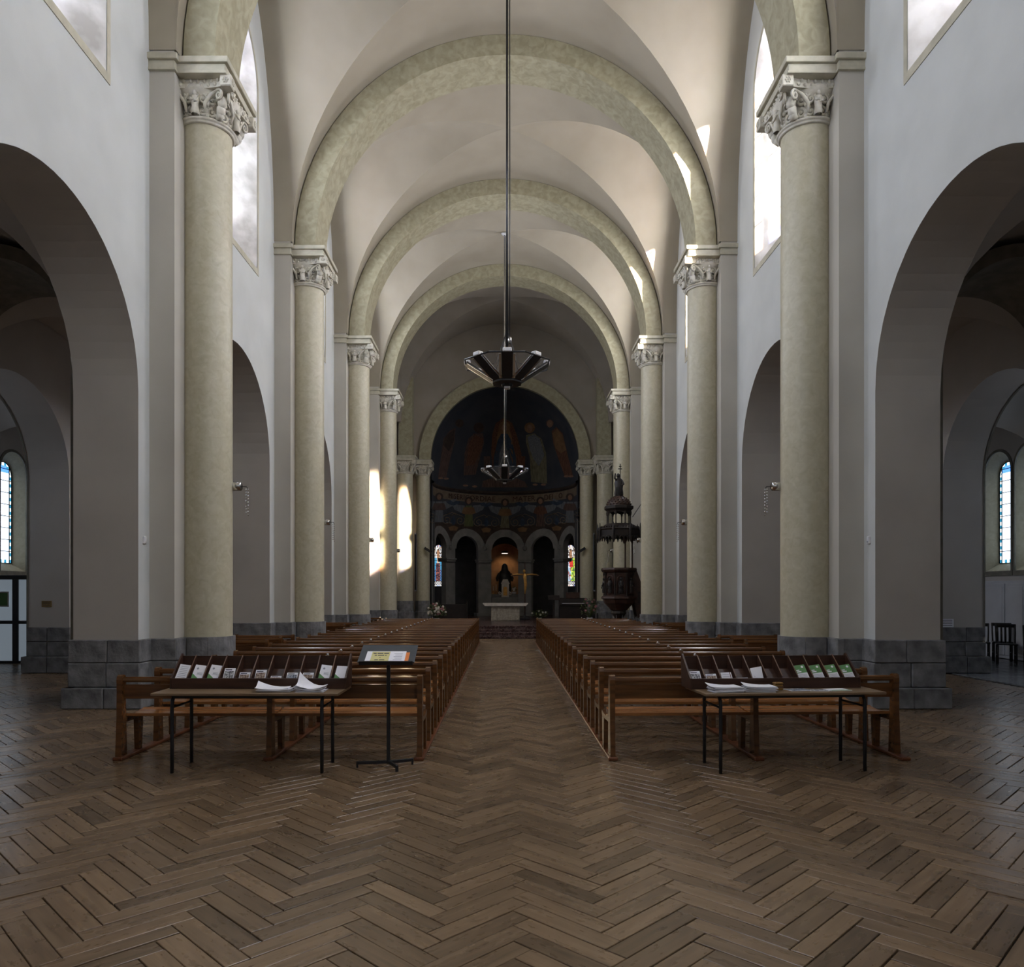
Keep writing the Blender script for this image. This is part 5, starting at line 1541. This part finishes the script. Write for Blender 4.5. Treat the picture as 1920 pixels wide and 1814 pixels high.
obj('column', MB().box(-.04, .04, -.04, .04, .03, 1.0, .006), M['pulpit_dark'], t); obj('base', MB().box(-.2, .2, -.2, .2, .001, .04, .006), M['pulpit_dark'], t)
o = obj('desk', MB().box(-.25, .25, -.2, .2, 0, .03, .006), M['pulpit_dark'], t, (0, 0, 1.0)); o.rotation_euler = (math.radians(30), 0, 0)
# loudspeakers
for s in (-1, 1):
    t = thing('loudspeaker', 'small black tilted loudspeaker on the slim %s apse column' % SIDE[s], 'speaker', (s * 3.60, 35.30, 3.65))
    o = obj('cabinet', MB().box(-.20, .20, -.07, .07, -.06, .06, .01), M['black_metal'], t); o.rotation_euler = (0, s * math.radians(-32), 0)
    o.rotation_euler = (0, math.radians(32) * (1 if s < 0 else -1), 0)
    obj('bracket', MB().tube([(0, 0, -.02), (s * .06, .12, -.02), (s * .10, .26, -.02)], .015, 6), M['black_metal'], t)
    t = thing('column_speaker', 'tall thin grey column loudspeaker on the %s choir wall' % SIDE[s], 'speaker', (s * 4.22, 35.55, 1.72))
    obj('cabinet', MB().box(-.05, .05, -.05, .05, 0, 2.75, .01), M['ink_grey'], t); obj('grille', MB().box(-.04, .04, -.056, -.05, .06, 2.69), M['dark_metal'], t)

# ---------------------------------------------------------------- aisles: door, plaque, sign, chairs, panels
dr = struct_empty('door_1', 'grey-framed frosted glass porch door in the left chapel', 'door')
X0, Y0 = -11.13, 17.6
def fr(mb, x0, x1, z0, z1): mb.box(x0, x1, Y0 - .035, Y0 + .035, z0, z1, .004)
m = MB(); fr(m, -12.45, X0, 1.96, 2.06); fr(m, -12.45, X0, .001, .06); fr(m, X0 - .07, X0, .06, 1.96); fr(m, X0 - .40, X0 - .26, .06, 1.96); fr(m, -12.45, X0 - .40, .92, 1.0); fr(m, X0 - .26, X0 - .07, .92, .99)
m.box(X0 - .07, X0, Y0, Y0 + 1.6, 1.96, 2.06); m.box(X0 - .07, X0, Y0 + 1.5, Y0 + 1.6, .001, 1.96)
obj('frame', m, M['frame_grey'], dr)
for x0, x1 in ((-12.45, X0 - .40), (X0 - .26, X0 - .07)):
    for z0, z1 in ((.06, .92), (1.0, 1.96)): obj('pane', MB().box(x0, x1, Y0 - .008, Y0 + .008, z0, z1), M['frosted_daylight'], dr)
t = thing('door_notice', 'white and green notice stuck on the frosted porch door', 'notice', (X0 - .63, Y0 - .045, 1.32))
obj('sheet', MB().box(-.16, .16, 0, .006, 0, .36, .004), M['pot_white'], t); obj('print', MB().box(-.13, .13, -.002, .0, .03, .33), M['paper_green'], t)
JL = OUT_C[3] + 1.7
p = spot(88, 1133, JL)
t = thing('wall_plaque', 'small brass plaque on the plaster pier in the left aisle', 'plaque', (p.x, JL - .001, p.z))
obj('plate', MB().box(-.105, .105, -.014, 0, -.065, .065, .004), M['brass_plate'], t)
for i in range(3): obj('engraved_line', MB().box(-.07, .07, -.0155, -.014, .035 - i * .035, .041 - i * .035), M['ink_dark'], t)
p = spot(1775, 1168, JL)
t = thing('paper_sign', 'white paper notice standing on the stone ledge of the right aisle pier', 'notice', (p.x, JL - .02, .942))
m = MB().box(-.15, .13, -.006, 0, .0, .17); obj('sheet', m, M['paper_white'], t)
for i in range(4): obj('text_line', MB().box(-.11, .10, -.0075, -.006, .03 + .035 * i, .042 + .035 * i), M['ink_dark'], t)
def chair(label, loc, rz):
    t = thing('wooden_chair', label, 'chair', loc, rz, 'dark chairs in the chapel')
    obj('seat', MB().box(-.21, .21, -.20, .20, .44, .47, .01), M['chair_dark'], t)
    for sx in (-1, 1):
        obj('leg', MB().tube([(sx * .18, .17, .001), (sx * .18, .17, .44)], .018, 8), M['chair_dark'], t)
        obj('back_post', MB().tube([(sx * .18, -.20, .001), (sx * .18, -.18, .44), (sx * .19, -.22, .70), (sx * .19, -.27, .90)], .019, 8), M['chair_dark'], t)
        obj('stretcher', MB().tube([(sx * .18, .17, .20), (sx * .18, -.19, .20)], .011, 6), M['chair_dark'], t)
    obj('top_rail', MB().box(-.21, .21, -.285, -.255, .83, .91, .01), M['chair_dark'], t)
    for i in range(3): obj('slat', MB().tube([(-.08 + .08 * i, -.19, .47), (-.08 + .08 * i, -.22, .68), (-.08 + .08 * i, -.265, .84)], .022, 6), M['chair_dark'], t)
    return t
for i, (x, y, rz) in enumerate(((11.22, 18.75, -.5), (11.40, 18.08, -.5), (11.62, 17.45, -.5), (11.84, 16.82, -.5), (12.02, 18.2, -.5))):
    chair('dark slatted wooden chair in the right chapel, %s from the pier' % ORD[i], (x, y, .003), rz + PI)
t = thing('panelled_cupboard', 'pale grey panelled cupboard doors under the right chapel windows', 'cupboard', (12.46, 17.9, 0))
obj('body', MB().box(-.06, .035, -1.6, 1.6, .02, 1.95, .006), M['panel_paint'], t)
for i in range(4):
    y0 = -1.5 + i * .75
    d = obj('door', MB().box(-.085, -.06, y0 + .01, y0 + .74, .1, 1.88, .006), M['panel_paint'], t)
    for z0, z1 in ((.2, .75), (.85, 1.8)): obj('door_panel', MB().box(-.092, -.085, y0 + .09, y0 + .66, z0, z1, .006), M['panel_paint'], d)
    obj('knob', MB().ball((-.10, y0 + .68, .82), .016, 8), M['brass_plate'], d)
# nothing else is needed beyond the chapels
